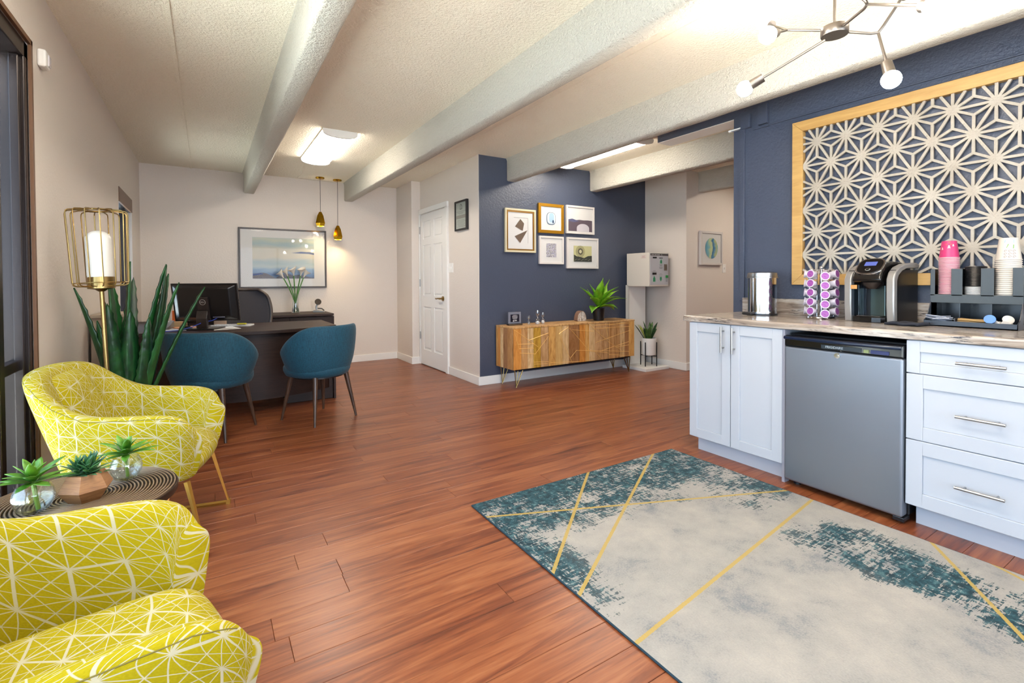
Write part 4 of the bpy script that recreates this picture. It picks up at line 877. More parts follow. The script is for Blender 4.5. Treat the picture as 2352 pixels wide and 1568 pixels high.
for x0, x1, z0, z1 in ((4.722, 4.79, 1.418, 1.436), (4.842, 4.902, 1.418, 1.427), (4.716, 4.786, 1.212, 1.238)): pb('slot', BK, x0, x1, z0, z1, .004)
def bottle(x, z, s_, h, flip=False):
    P = [(-.017, 0), (.017, 0), (.017, .6), (.006, .85), (.006, 1), (-.006, 1), (-.006, .85), (-.017, .6)]; P = [(x+a*s_, z+(1-b if flip else b)*h) for a, b in P]
    MB().prism([(x+(a-x)*1.3, b+(b-z-h/2)*.1) for a, b in P], 'y', 4.1948, 4.1962).build('bottle_icon_edge', GL, fp); MB().prism(P, 'y', 4.1938, 4.195).build('bottle_icon', GR, fp)
bottle(4.873, 1.355, 1, .05); bottle(4.747, 1.125, 1.15, .068); bottle(4.868, 1.13, .95, .052, True)
m = MB()
for x, z, wd in ((4.872, 1.34, .028), (4.872, 1.33, .024), (4.872, 1.322, .02), (4.872, 1.305, .03), (4.872, 1.296, .03), (4.872, 1.288, .024), (4.75, 1.26, .022), (4.75, 1.247, .04), (4.868, 1.222, .02), (4.868, 1.208, .034), (4.868, 1.19, .026), (4.978, 1.155, .014), (4.978, 1.135, .015), (4.978, 1.127, .015)): m.box(x-wd, x+wd, 4.195, 4.1962, z, z+.0035)
m.build('small_print', M_INK, fp)
pb('coin_plate', mat('coin_metal', C(126, 112, 100), .3, .7), 4.93, 4.978, 1.265, 1.345, .008); pb('coin_slot', BK, 4.956, 4.962, 1.28, 1.33, .009)
box('push_button', GG, 4.958, 4.995, 4.182, 4.196, 1.172, 1.205, fp, bev=.004)
s_ = box('label_sticker', mat('sticker_white', C(226, 214, 206), .5), 4.6585, 4.6602, 4.235, 4.345, 1.415, 1.465, t); m = MB()
for z, a in ((1.446, .03), (1.436, .02), (1.426, .035)): m.box(4.658, 4.6586, 4.29-a, 4.29+a, z, z+.004)
m.build('sticker_print', mat('sticker_pink', C(180, 130, 126), .6), t)
# ---------------------------------------------------------------- desk area
t = thing('office_desk', 'dark espresso bow front office desk', 'desk', (0, 0, 0))
DZ = .725
def bow(x, k=0): return 4.93-.27*max(0, 1-((x-.35)/.74)**2)+k
fr = [(-.42+1.477*i/24, bow(-.42+1.477*i/24)) for i in range(25)]
MB().prism(fr+[(1.057, 5.62), (-.42, 5.62)], 'z', DZ-.03, DZ).build('desktop', M_DKWOOD, t, bev=.003, smooth=True)
fi = [(-.36+1.36*i/20, bow(-.36+1.36*i/20, .10)) for i in range(21)]
MB().prism(fi+[(x, y+.02) for x, y in fi[::-1]], 'z', .11, DZ-.03).build('modesty_panel', M_DKWOOD, t, smooth=True)
box('pedestal', M_DKWOOD, .62, 1.035, 4.97, 5.56, .0, DZ-.031, t, bev=.003); box('pedestal', M_DKWOOD, -.4, -.05, 5.06, 5.56, 0, DZ-.031, t, bev=.003)
box('side_panel', M_DKWOOD, 1.036, 1.057, 4.94, 5.61, 0, DZ-.031, t, bev=.002)
box('desk_return', M_DKWOOD, -.635, -.42, 5.0, 6.5, DZ-.03, DZ, t, bev=.003); box('return_panel', M_DKWOOD, -.63, -.60, 5.0, 6.5, 0, DZ-.03, t)
MB().lathe([(.03, 0), (.03, .002), (.0, .002)], 20, c=(.86, 5.42, DZ)).build('grommet', M_BLACK, t, smooth=True)
t = thing('credenza', 'dark espresso credenza against the back wall', 'credenza', (0, 0, 0))
CZ = .745
box('top', M_DKWOOD, -.2, 1.345, 6.36, 6.985, CZ-.028, CZ, t, bev=.003); box('body', M_DKWOOD, -.2, 1.355, 6.40, 6.985, 0, CZ-.036, t, bev=.002)
for i in range(3): box('drawer', M_DKWOOD, -.18+i*.51, .315+i*.51, 6.385, 6.40, .40, CZ-.045, t, bev=.003)
MB().cyl((1.355, 6.5, .67), (1.358, 6.5, .67), .012).build('grommet', M_BLACK, t)
t = thing('storage_cabinet', 'low beige cabinet against the left wall behind the aloe', 'cabinet', (0, 0, 0))
box('body', mat('beige_laminate', C(176, 160, 144), .55), -.635, -.44, 4.04, 4.42, 0, .92, t, bev=.003); box('top', mat('beige_top', C(186, 170, 152), .5), -.635, -.43, 4.02, 4.44, .92, .94, t, bev=.003)
# monitor: local x right, -y is the screen back side seen from the room
t = thing('computer_monitor', 'black all-in-one computer seen from behind on the desk', 'computer', (-.01, 5.16, DZ), R(-24))
M_MON = mat('monitor_black', C(30, 26, 26), .3)
m = MB(); vs = []
TL = R(12)
def tl(x, y, z): 
    z0 = .24; return (x, y+0-(z-z0)*sin(TL), z0+(z-z0)*cos(TL))
def shell(poly, y0, y1, mm, nm, bev=.008, k=.86):
    m = MB(); cx_ = 0; cz_ = .24
    vs = [tl(p[0], y1, p[1]) for p in poly]+[tl(p[0]*k, y0, cz_+(p[1]-cz_)*k) for p in poly]; n_ = len(poly)
    m.add(vs, [tuple(range(n_)), tuple(range(n_, 2*n_))[::-1]]+[(i, (i+1) % n_, n_+(i+1) % n_, n_+i) for i in range(n_)]); return m.build(nm, mm, t, bev=bev)
shell([(-.275, .065), (.275, .065), (.275, .415), (-.275, .415)], -.012, .012, M_MON, 'screen_housing', .004, .995)
shell([(-.265, .075), (.265, .075), (.265, .405), (-.265, .405)], -.05, -.01, M_MON, 'back_shell', .01, .8)
o = MB().box(-.262, .262, .0125, .0135, .085, .405); o.v = [tl(*v) for v in o.v]; o.build('screen', mat('screen_off', C(10, 12, 16), .05), t)
o = MB().box(-.17, .13, -.0515, -.05, .368, .372); o.v = [tl(*v) for v in o.v]; o.build('vent_slot', BK, t)
o = MB().box(.06, .16, -.047, -.044, .098, .112); o.v = [tl(*v) for v in o.v]; o.build('port_label', mat('port_grey', C(120, 120, 140), .5), t)
o = MB().box(-.045, .045, -.074, -.05, .08, .29); o.v = [tl(*v) for v in o.v]; st = o.build('stand', mat('stand_dark', C(48, 38, 36), .35), t, bev=.004)
MB().prism([(-.07, .012), (-.095, .012), (-.10, .10), (-.082, .17), (-.06, .12)], 'x', -.045, .045).build('stand_foot', mat('stand_dark2', C(44, 35, 33), .35), t, bev=.004)
box('stand_base', M_BLACK, -.11, .12, -.13, .09, 0, .012, t, bev=.003)
TX = mat('logo_silver', C(206, 200, 194), .4)
P = tl(0, -.0745, .243); MB().tube([(P[0]+.024*cos(a), P[1]-.024*sin(a)*sin(TL)*1.0, P[2]+.024*sin(a)*cos(TL)) for a in (2*pi*i/28 for i in range(28))], .0018, 6, closed=True).build('logo_ring', TX, t)
text('lettering', 'DELL', TX, .0165, t, (P[0], P[1]-.001, P[2]), (R(90)+TL, 0, 0))
for i in range(4):
    o = MB().box(.2745, .277, -.004, .004, .16+i*.03, .175+i*.03); o.v = [tl(*v) for v in o.v]; o.build('port', BK, t)
# desk clutter
t = thing('keyboard', 'white computer keyboard on the desk beside the monitor', 'keyboard', (.20, 5.33, DZ), R(-22))
box('keyboard_base', M_PAPER, -.17, .17, -.065, .065, 0, .014, t, bev=.004)
m = MB()
for i in range(14):
    for j in range(4): m.box(-.155+i*.0222, -.137+i*.0222, -.05+j*.0235, -.031+j*.0235, .014, .018)
m.build('keys', mat('key_grey', C(190, 188, 186), .5), t)['kind'] = 'stuff'
def sheet(nm, label, loc, rz, w_, h_, th=.002, mm=None, cat='paper'):
    t = thing(nm, label, cat, loc, rz); box('sheet' if th < .004 else 'pages', mm or M_PAPER, -w_/2, w_/2, -h_/2, h_/2, 0, th, t); return t
sheet('paper_sheet', 'sheets of white paper in front of the computer base', (.12, 5.12, DZ), R(12), .21, .28, .003)
sheet('paper_sheet', 'white paper lying left of the computer', (-.22, 5.25, DZ), R(-15), .21, .28, .002)
sheet('notebook', 'orange and white notebook lying under the blue cable', (-.17, 5.32, DZ+.003), R(20), .16, .2, .008, mat('orange_cover', C(224, 150, 104), .6), 'notebook')
t = sheet('sticky_note', 'yellow sticky note on the keyboard edge', (.27, 5.24, DZ+.02), R(-20), .075, .02, .012, mat('sticky_yellow', C(222, 206, 40), .6), 'note')
t = thing('note_box', 'small beige box standing behind the keyboard', 'box', (.10, 5.45, DZ), R(-15)); box('carton', mat('beige_card', C(190, 160, 136), .6), -.05, .05, -.02, .02, 0, .05, t, bev=.002)
t = thing('computer_mouse', 'black computer mouse left of the computer stand', 'mouse', (-.16, 5.16, DZ+.003), R(40)); MB().sph((0, 0, .004), .03, 16, 8, (1.7, 1, .85)).build('mouse_shell', M_BLACK, t, smooth=True); box('scroll_wheel', M_BLACKM, .02, .03, -.003, .003, .02, .031, t)
m = MB().tube([(-.34, 5.02, DZ+.004), (-.30, 5.04, DZ+.004), (-.22, 5.06, DZ+.006), (-.12, 5.06, DZ+.03), (-.03, 5.08, DZ+.07), (.03, 5.12, DZ+.075), (.08, 5.13, DZ+.10), (.11, 5.14, DZ+.13)], .0035, 8)
tag(m.build('network_cable', mat('blue_cable', C(60, 84, 206), .4), smooth=True), 'blue network cable running through the computer stand', 'cable')
t = thing('desk_phone', 'grey desk telephone at the left end of the desk', 'phone', (-.36, 5.36, DZ), R(-10))
MB().prism([(-.1, 0), (.1, 0), (.1, .07), (-.1, .02)], 'x', -.08, .08).build('phone_base', mat('phone_grey', C(120, 118, 116), .4), t, bev=.004); m = MB()
for i in range(4):
    for j in range(3): m.box(-.03+j*.03, -.01+j*.03, -.05+i*.03, -.03+i*.03, .035+i*.0075, .043+i*.0075)
m.build('keypad', mat('keypad_light', C(196, 194, 190), .5), t); box('handset', M_BLACK, -.078, -.042, -.09, .09, .05, .085, t, bev=.01)
t = thing('letter_tray', 'light wooden letter tray at the back left of the desk', 'tray', (-.28, 5.52, DZ), 0)
m = MB().box(-.11, .11, -.08, .08, 0, .006).box(-.11, .11, -.08, -.074, 0, .05).box(-.11, -.104, -.08, .08, 0, .05).box(.104, .11, -.08, .08, 0, .05).box(-.11, .11, .074, .08, 0, .05).box(-.11, .11, -.08, .08, .05, .056)
m.build('tray_body', mat('light_wood', C(216, 184, 132), .5), t)
t = thing('orange_bottle', 'orange container with black cap on the letter tray', 'bottle', (-.25, 5.52, DZ+.056)); box('container', mat('orange_plastic', C(226, 110, 20), .4), -.035, .035, -.03, .03, 0, .10, t, bev=.004); MB().cyl((0, 0, .1), (0, 0, .125), .018).build('cap', M_BLACK, t, smooth=True)
t = thing('spray_can', 'small dark round tin behind the telephone', 'tin', (-.38, 5.52, DZ)); MB().lathe([(.03, 0), (.03, .07), (.02, .08), (0, .08)], 20).build('tin', mat('tin', C(90, 80, 70), .3, .7), t, smooth=True)
# office chair
t = thing('office_chair', 'black mesh office chair behind the desk', 'office chair', (.36, 6.0, 0), R(-90))
n = NT('mesh_fabric'); v = n.co.outputs['Object']; h = n.noise(n.mapv(v, (5, 260, 260)), 1, 1); n.bump(h, .4, .002); M_MESH = n.fin(C(46, 42, 48), .7)
def backp(u, v_):   # u across -1..1, v up 0..1
    wd = .19+.07*sin(pi*min(1, v_*.85+.1))
    if v_ > .8: wd *= (1-.35*((v_-.8)/.2)**2)
    return (-.20-.09*v_+.05*u*u, u*wd, .56+.50*v_)
nu, nv = 12, 14; vs = [backp(-1+2*i/nu, j/nv) for j in range(nv+1) for i in range(nu+1)]
fs = [(j*(nu+1)+i, j*(nu+1)+i+1, (j+1)*(nu+1)+i+1, (j+1)*(nu+1)+i) for j in range(nv) for i in range(nu)]
o = MB().add(vs, fs).build('backrest_mesh', M_MESH, t, smooth=True, recalc=False); s_ = o.modifiers.new('s', 'SOLIDIFY'); s_.thickness = .012
rim = [backp(-1, j/14) for j in range(15)]+[backp(-1+2*i/12, 1) for i in range(1, 12)]+[backp(1, j/14) for j in range(14, -1, -1)]+[backp(1-2*i/12, 0) for i in range(1, 12)]
MB().tube(rim, .016, 10, closed=True).build('backrest_frame', mat('chair_frame_grey', C(84, 72, 66), .35, .3), t, smooth=True)
MB().prism(oval(.02, 0, .24, .25, 28, 3), 'z', .45, .51).build('seat', M_MESH, t, bev=.02, smooth=True)
MB().cyl((0, 0, .12), (0, 0, .45), .028).cyl((-.2, 0, .4), (-.25, 0, .62), .02).build('gas_lift', M_BLACK, t, smooth=True)
for s_ in (-1, 1): MB().tube([(-.05, s_*.24, .47), (-.05, s_*.29, .5), (-.03, s_*.29, .66)], .014).box(-.12, .12, s_*.29-.03, s_*.29+.03, .655, .68).build('armrest', M_BLACK, t)
for i in range(5):
    a = 2*pi*i/5+.3; l_ = MB().tube([(0, 0, .12), (.30*cos(a), .30*sin(a), .075)], [.025, .014]).build('base_leg', M_BLACK, t, smooth=True)
    c_ = Vector((.30*cos(a), .30*sin(a), .028)); T = Vector((-sin(a), cos(a), 0)); MB().cyl(c_-T*.022, c_+T*.022, .028).cyl(c_, c_+Vector((0, 0, .05)), .008).build('caster', M_BLACK, l_, smooth=True)
# calla lilies in vase
t = thing('glass_vase', 'slim clear glass vase on the credenza', 'vase', (.945, 6.68, CZ))
MB().lathe([(0, 0), (.05, 0), (.052, .004), (.044, .03), (.036, .08), (.036, .16), (.046, .25), (.044, .25), (.034, .16), (.034, .08), (.042, .03), (.046, .012), (0, .012)], 28, caps=False).build('glass', M_VASE, t, smooth=True)
MB().lathe([(0, .013), (.044, .013), (.041, .03), (.033, .08), (.033, .13), (0, .13)], 20, caps=False).build('water', M_WATER, t, smooth=True)
M_CALLA = mat('calla_white', C(236, 230, 218), .45); M_ST2 = mat('calla_stem', C(70, 132, 40), .4)
for i, (dx, dy, dz, az, lb) in enumerate(((-.135, 0, .43, 180, 'calla lily at the left, tilting left'), (-.085, .03, .455, 165, 'second calla lily from the left'), (-.02, -.02, .46, 200, 'middle calla lily facing left'), (.06, -.02, .46, 250, 'right front calla lily, largest and whitest'), (.105, .04, .44, 0, 'rightmost calla lily with a long tip'))):
    t = thing('calla_lily', 'white '+lb, 'flower', (.945, 6.68, CZ+.014), group='calla lilies in the glass vase')
    b0 = Vector((-dx*.18, -dy*.2, 0)); b1 = Vector((dx*.1, dy*.1, .2)); b2 = Vector((dx, dy, dz)); pts = [b0*(1-u)**2+b1*2*u*(1-u)+b2*u*u for u in (k/8 for k in range(9))]
    MB().tube(pts, .0068, 8).build('stem', M_ST2, t, smooth=True)
    d_ = (b2-pts[-2]).normalized(); a = R(az); out = Vector((cos(a), sin(a)*.3, .1)).normalized(); vs = []; N = 20
    q = d_.to_track_quat('Z', 'Y').to_matrix()
    for j in range(7):
        u = j/6; r_ = .006+.033*u**1.6
        for k in range(N):
            A = 2*pi*k/N; dirv = q @ Vector((cos(A), sin(A), 0)); al_ = dirv.dot(out); p = b2+d_*(.095*u)+dirv*r_+out*(.04*u**3*max(0, al_)**3)+d_*(-.028*u*u*al_); vs.append(p)
    fs = [(j*N+k, j*N+(k+1) % N, (j+1)*N+(k+1) % N, (j+1)*N+k) for j in range(6) for k in range(N)]
    MB().add(vs, fs).build('bloom', M_CALLA, t, smooth=True, recalc=False, ang=80)
    MB().tube([b2+d_*.02, b2+d_*.075], [.004, .003]).build('spadix', mat('spadix', C(226, 190, 60), .6), t)
t = thing('headset_charger', 'small silver headset stand on the right of the credenza', 'headset stand', (1.235, 6.72, CZ), R(-20))
MB().prism([(-.07, 0), (.07, 0), (.07, .012), (-.05, .03), (-.07, .02)], 'y', -.045, .045).build('stand_base', M_STEEL, t, bev=.003); MB().tube([(-.03, 0, .03), (-.035, 0, .07), (-.02, 0, .10)], .012).build('neck', M_STEEL, t, smooth=True)
m = MB().lathe([(0, -.008), (.04, -.008), (.042, 0), (.04, .008), (0, .008)], 28); Mx = Matrix.Translation((-.012, 0, .135)) @ Matrix.Rotation(R(62), 4, 'X') @ Matrix.Rotation(R(20), 4, 'Y'); m.v = [tuple(Mx @ Vector(v)) for v in m.v]; m.build('round_dial', mat('dial_dark', C(70, 62, 56), .3, .5), t, smooth=True)
MB().tube([(-.02, .02, .05), (.03, .02, .045), (.06, .02, .02)], .008).build('handset', M_BLACK, t, smooth=True)

# ---------------------------------------------------------------- teal tub chairs
n = NT('teal_fabric'); v = n.co.outputs['Object']; f = n.M('ADD', n.M('MULTIPLY', n.noise(n.mapv(v, (260, 260, 22)), 1, 2), .6), n.M('MULTIPLY', n.noise(n.mapv(v, (60, 60, 260)), 1, 2), .4))
n.bump(f, .5, .002); M_TEAL = n.fin(n.ramp(f, [(.35, C(2, 55, 77)), (.65, C(10, 88, 112))]), .75, Sheen_Weight=.08)
t = thing('tub_chair', 'teal upholstered tub chair at the left, nearest the aloe', 'chair', (0, 0, 0))
vs = []; NS = 28; uvs = []
for i in range(NS+1):
    A = R(62+236*i/NS); ca, sa = cos(A), sin(A); k = 1-abs(i/NS-.5)*2; zt = .60+.195*(sin(pi/2*min(1, k*1.5)))**1.3
    ro, rb = .305, .245
    for (r_, z) in ((rb-.02, .385), (rb, .395), ((ro+rb)/2+.01, .5), (ro-.002, (zt+.5)/2), (ro+.004, zt-.03), (ro-.008, zt-.004), (ro-.024, zt), (ro-.038, zt-.012), (ro-.044, zt-.05), (ro-.052, .56), (ro-.07, .46), (rb-.03, .43)):
        sx_ = 1.0 if ca < 0 else .95; vs.append((r_*ca*sx_*.97, r_*sa*1.0, z))
K = 12; fs = [(i*K+k, i*K+(k+1) % K, (i+1)*K+(k+1) % K, (i+1)*K+k) for i in range(NS) for k in range(K)]+[tuple(range(K))[::-1], tuple(NS*K+k for k in range(K))]
MB().add(vs, fs).build('tub_shell', M_TEAL, t, smooth=True, sub=1)
MB().lathe_sc([(0, -.06), (.2, -.06), (.245, -.045), (.262, -.01), (.262, .02), (.245, .045), (.2, .055), (0, .06)], 32, (.02, 0, .425), (1.05, .98, 1)).build('seat', M_TEAL, t, smooth=True, ang=80)
m = MB(); m.lathe([(0, 0), (.2, 0), (.2, .02)], 28, c=(0, 0, .36)); m.build('seat_base', M_BLACK, t)
for sx_ in (-1, 1):
    for sy_ in (-1, 1): MB().cyl((sx_*.15, sy_*.15, .39), (sx_*.212, sy_*.205, 0), .022, .0095, 12).build('leg', M_LEGWOOD, t, smooth=True)
tc = t
dup(t, (.785, 4.31, 0), R(117), 'teal upholstered tub chair at the right, under the pendants')
tc.location = (.02, 4.29, 0); tc.rotation_euler = (0, 0, R(60)); tc.scale = (1.04, 1.04, 1.0)
# ---------------------------------------------------------------- floor lamp
t = thing('floor_lamp', 'brass cage floor lamp with white glass tube shade', 'floor lamp', (-.395, 3.05, .006)); t.rotation_euler = (-.5*.05, -.8*.05, 0)
MB().lathe([(.13, 0), (.135, .004), (.13, .018), (.02, .024)], 36).build('base', M_ABRASS, t, smooth=True)
MB().cyl((0, 0, .02), (0, 0, 1.12), .0095, n=14).build('pole', M_ABRASS, t, smooth=True)
MB().lathe([(.012, 1.1), (.025, 1.11), (.054, 1.115), (.054, 1.170), (.045, 1.172)], 32).build('collar', M_ABRASS, t, smooth=True)
MB().lathe([(.051, 1.170), (.053, 1.18), (.053, 1.35)]+[(.053*cos(a), 1.35+.048*sin(a)) for a in (pi/2*i/8 for i in range(1, 9))], 32).build('glass_tube', mat('opal_glass', C(240, 236, 228), .25, Transmission_Weight=.0), t, smooth=True)
for i in range(14):
    a = 2*pi*i/14; ca, sa = cos(a), sin(a)
    MB().tube([(r_*ca, r_*sa, z) for r_, z in ((.053, 1.125), (.09, 1.127), (.103, 1.132), (.108, 1.145), (.119, 1.475), (.117, 1.487), (.109, 1.493), (.08, 1.497), (.05, 1.497))], .0028, 7).build('cage_wire', M_ABRASS, t, smooth=True)
MB().tube([(.05*cos(a), .05*sin(a), 1.497) for a in (2*pi*i/28 for i in range(28))], .005, 8, closed=True).tube([(.107*cos(a), .107*sin(a), 1.142) for a in (2*pi*i/36 for i in range(36))], .0022, 6, closed=True).build('cage_ring', M_ABRASS, t, smooth=True)
# ---------------------------------------------------------------- yellow patterned armchairs
n = NT('yellow_geometric_fabric'); uv = n.co.outputs['UV']
nz = n.node('ShaderNodeTexNoise', {'Vector': uv, 'Scale': 3.4, 'Detail': 1.0}).outputs[1]
wv = n.node('ShaderNodeVectorMath', {0: uv, 1: n.node('ShaderNodeVectorMath', {0: n.node('ShaderNodeVectorMath', {0: nz, 1: (-.5, -.5, -.5)}, {'operation': 'ADD'}).outputs[0], 'Scale': .034}, {'operation': 'SCALE'}).outputs[0]}, {'operation': 'ADD'}).outputs[0]
px_, py_, _ = n.sep(wv); AA = .084; line = None
def dotp(a): return n.M('ADD', n.M('MULTIPLY', px_, cos(a)), n.M('MULTIPLY', py_, sin(a)))
for k in range(3):
    th = R(60*k+8); c_ = dotp(th+pi/2); s_ = dotp(th); h_ = AA*math.sqrt(3)/2
    row = n.M('FLOOR', n.M('ADD', n.M('DIVIDE', c_, h_), .5)); dist = n.M('MULTIPLY', n.M('ABSOLUTE', n.M('SUBTRACT', n.M('DIVIDE', c_, h_), row)), h_)
    seg = n.M('FLOOR', n.M('ADD', n.M('DIVIDE', s_, AA), n.M('MULTIPLY', row, .5)))
    wn = n.node('ShaderNodeTexWhiteNoise', {'Vector': n.comb(row, seg, float(k)+.5)}).outputs[0]
    wid = n.M('ADD', .0010, n.M('MULTIPLY', n.M('GREATER_THAN', wn, .62), .0018)); L_ = n.node('ShaderNodeMapRange', {'Value': n.M('SUBTRACT', dist, wid), 'From Min': .0004, 'From Max': -.0004}).outputs[0]
    line = L_ if line is None else n.M('MAXIMUM', line, L_)
    c_ = dotp(th); h_ = AA/2
    row = n.M('FLOOR', n.M('ADD', n.M('DIVIDE', c_, h_), .5)); dist = n.M('MULTIPLY', n.M('ABSOLUTE', n.M('SUBTRACT', n.M('DIVIDE', c_, h_), row)), h_)
    line = n.M('MAXIMUM', line, n.node('ShaderNodeMapRange', {'Value': n.M('SUBTRACT', dist, .0009), 'From Min': .0004, 'From Max': -.0004}).outputs[0])
vel = n.noise(n.mapv(uv, (240, 240, 1)), 1, 2); base = n.ramp(n.M('ADD', n.M('MULTIPLY', n.noise(uv, 5, 3), .5), n.M('MULTIPLY', vel, .5)), [(.3, C(156, 140, 0)), (.7, C(184, 167, 4))])
n.bump(n.M('ADD', n.M('MULTIPLY', line, -.5), n.M('MULTIPLY', vel, .5)), .3, .0015)
M_YEL = n.fin(n.mix(line, base, C(198, 190, 160)), .9, Specular_IOR_Level=.25)
t = thing('armchair', 'yellow patterned armchair farther from camera, beside the floor lamp', 'armchair', (0, 0, 0))
half = [(.275, -.262, .535), (.255, -.298, .590), (.18, -.318, .618), (.05, -.33, .626), (-.08, -.335, .634), (-.18, -.33, .69), (-.265, -.292, .765), (-.325, -.21, .793), (-.352, -.10, .80), (-.358, 0, .803)]
sta = half+[(x, -y, z) for x, y, z in half[-2::-1]]
def inward(i):
    a = Vector(sta[max(i-1, 0)][:2]); b = Vector(sta[min(i+1, len(sta)-1)][:2]); d_ = (b-a).normalized(); nn = Vector((-d_.y, d_.x)); c_ = Vector((-.02, 0))-Vector(sta[i][:2])
    return nn if nn.dot(c_) > 0 else -nn
rings = []; U = []; acc = 0
for i, (x, y, zt) in enumerate(sta):
    if i: acc += (Vector(sta[i])-Vector(sta[i-1])).length
    zb = .305; nn = inward(i); th = .062 if abs(y) > .29 or i in (0, len(sta)-1) else .085
    xb = -.215+(x+.358)*(.24+.215)/(.275+.358); yb_ = y*.82; T = Vector((x, y, zt)); Bt = Vector((xb, yb_, zb)); N3 = Vector((nn.x, nn.y, 0))
    def on(z, off): f_ = (z-zb)/(zt-zb); return Bt.lerp(T, f_)+N3*off
    ring = [on(zb, .0), on(zb+(zt-zb)*.33, .0), on(zb+(zt-zb)*.7, -.004), on(zt-.03, -.002), on(zt-.006, .008), on(zt, th*.4), on(zt-.004, th*.8), on(zt-.03, th), on(zb+(zt-zb)*.62, th+.004), on(.42, th+.004), on(zb+.02, th-.01)]
    rings.append(ring); U.append(acc)
K = len(rings[0])
def shrink(ring, k, dx):
    c_ = sum(ring, Vector())/K; return [c_+(p-c_)*k+Vector((dx, 0, 0)) for p in ring]
NM = len(rings)//2
def arcs(k):
    a = [0.0]
    for i in range(1, len(rings)): a.append(a[-1]+(rings[i][k]-rings[i-1][k]).length)
    return [x-a[NM] for x in a]
ARC = [arcs(k) for k in range(K)]
rings = [shrink(rings[0], .55, .034), shrink(rings[0], .9, .024)]+rings+[shrink(rings[-1], .9, .024), shrink(rings[-1], .55, .034)]
vs = []; UVF = []; fs = []
for rg_ in rings: vs += [tuple(p) for p in rg_]
NR = len(rings)
def vlen(i, k):
    return sum((rings[i][q]-rings[i][q-1]).length for q in range(1, k+1))
def uvat(i, k, kk, cap, fk):
    p = rings[i][kk]
    if cap: return (p.y+3.1, p.z+.4)
    return (ARC[kk][i-2], p.z*1.05+(.02 if kk == 5 else 0)) if fk < 5 and fk != K-1 else (ARC[kk][i-2]+.037, 1.4-p.z-(.03 if kk == 5 else 0))
for i in range(NR-1):
    cap = i < 2 or i >= NR-3
    for k in range(K):
        q = ((i, k), (i, k+1), (i+1, k+1), (i+1, k)); fs.append(tuple(a*K+b % K for a, b in q)); UVF.append([uvat(a, b, b % K, cap, k) for a, b in q])
for idx in (0, NR-1): fs.append(tuple(idx*K+k for k in range(K))); UVF.append([(rings[idx][k].y+3.1, rings[idx][k].z+.4) for k in range(K)])
m = MB(); m.v = vs; m.f = fs
me = bpy.data.meshes.new('shell'); me.from_pydata(vs, [], fs); me.materials.append(M_YEL); ul = me.uv_layers.new(name='UVMap'); q_ = 0
for f_ in UVF:
    for uv_ in f_: ul.data[q_].uv = uv_; q_ += 1
import bmesh
bm = bmesh.new(); bm.from_mesh(me); bmesh.ops.recalc_face_normals(bm, faces=bm.faces); bm.to_mesh(me); bm.free()
me.polygons.foreach_set('use_smooth', [True]*len(me.polygons))
shell_o = bpy.data.objects.new('shell', me); COL.objects.link(shell_o); shell_o.parent = t; sb_ = shell_o.modifiers.new('sub', 'SUBSURF'); sb_.levels = 2; sb_.render_levels = 2
# seams stitched along the arm tops
def cushion(nm, fn, nu, nv, th, uvo=(0, 0), su=1, sv=1):
    """closed padded slab from a surface fn(u,v)->(point, normal)"""
    vs = []; uvs = []; fs = []
    for sgn in (1, -1):
        for j in range(nv+1):
            for i in range(nu+1):
                u, v_ = i/nu, j/nv; p, nn = fn(u, v_); e = min(u, 1-u, v_, 1-v_); pad = th/2 if e > .001 else th*.16
                vs.append(tuple(p+nn*sgn*pad)); uvs.append((uvo[0]+u*su, uvo[1]+v_*sv))
    A = (nu+1)*(nv+1)
    for s_ in range(2):
        for j in range(nv):
            for i in range(nu):
                a = s_*A+j*(nu+1)+i; q = (a, a+1, a+nu+2, a+nu+1); fs.append(q if s_ == 0 else q[::-1])
    bd = [(i, 0) for i in range(nu)]+[(nu, j) for j in range(nv)]+[(i, nv) for i in range(nu, 0, -1)]+[(0, j) for j in range(nv, 0, -1)]
    for q in range(len(bd)):
        a = bd[q][1]*(nu+1)+bd[q][0]; b = bd[(q+1) % len(bd)]; b = b[1]*(nu+1)+b[0]; fs.append((a, A+a, A+b, b))
    mb = MB(); mb.v = vs; mb.f = fs; mb.uv = uvs; return mb.build(nm, M_YEL, t, smooth=True, sub=2, recalc=True)
def seatf(u, v_):
    y = (-.238+.476*u)*(1-.05*abs(v_-.5)); x = -.20+.49*v_; z = .372+.01*sin(pi*u)*sin(pi*v_)
    x -= .03*(2*u-1)**2*v_; return Vector((x, y, z)), Vector((0, 0, 1))
cushion('seat_cushion', seatf, 8, 8, .145, (.3, .2), .5, .55)
def backf(u, v_):
    y = (-.15+.30*u); z = .43+.34*v_; x = -.150-.128*v_+.35*y*y; return Vector((x, y, z)), Vector((1, 0, .35)).normalized()
cushion('back_cushion', backf, 6, 6, .10, (.1, .1), .31, .36)
for s_ in (-1, 1):
    l_ = MB().tube([(.225, s_*.225, .312), (.298, s_*.262, .007), (-.24, s_*.262, .007), (-.17, s_*.2, .312)], .012, 4, phase=pi/4, caps=True).build('sled_leg', M_BRASS, t)
    box('foot_cap', M_BRASS, .285, .305, s_*.262-.012, s_*.262+.012, 0, .022, l_)
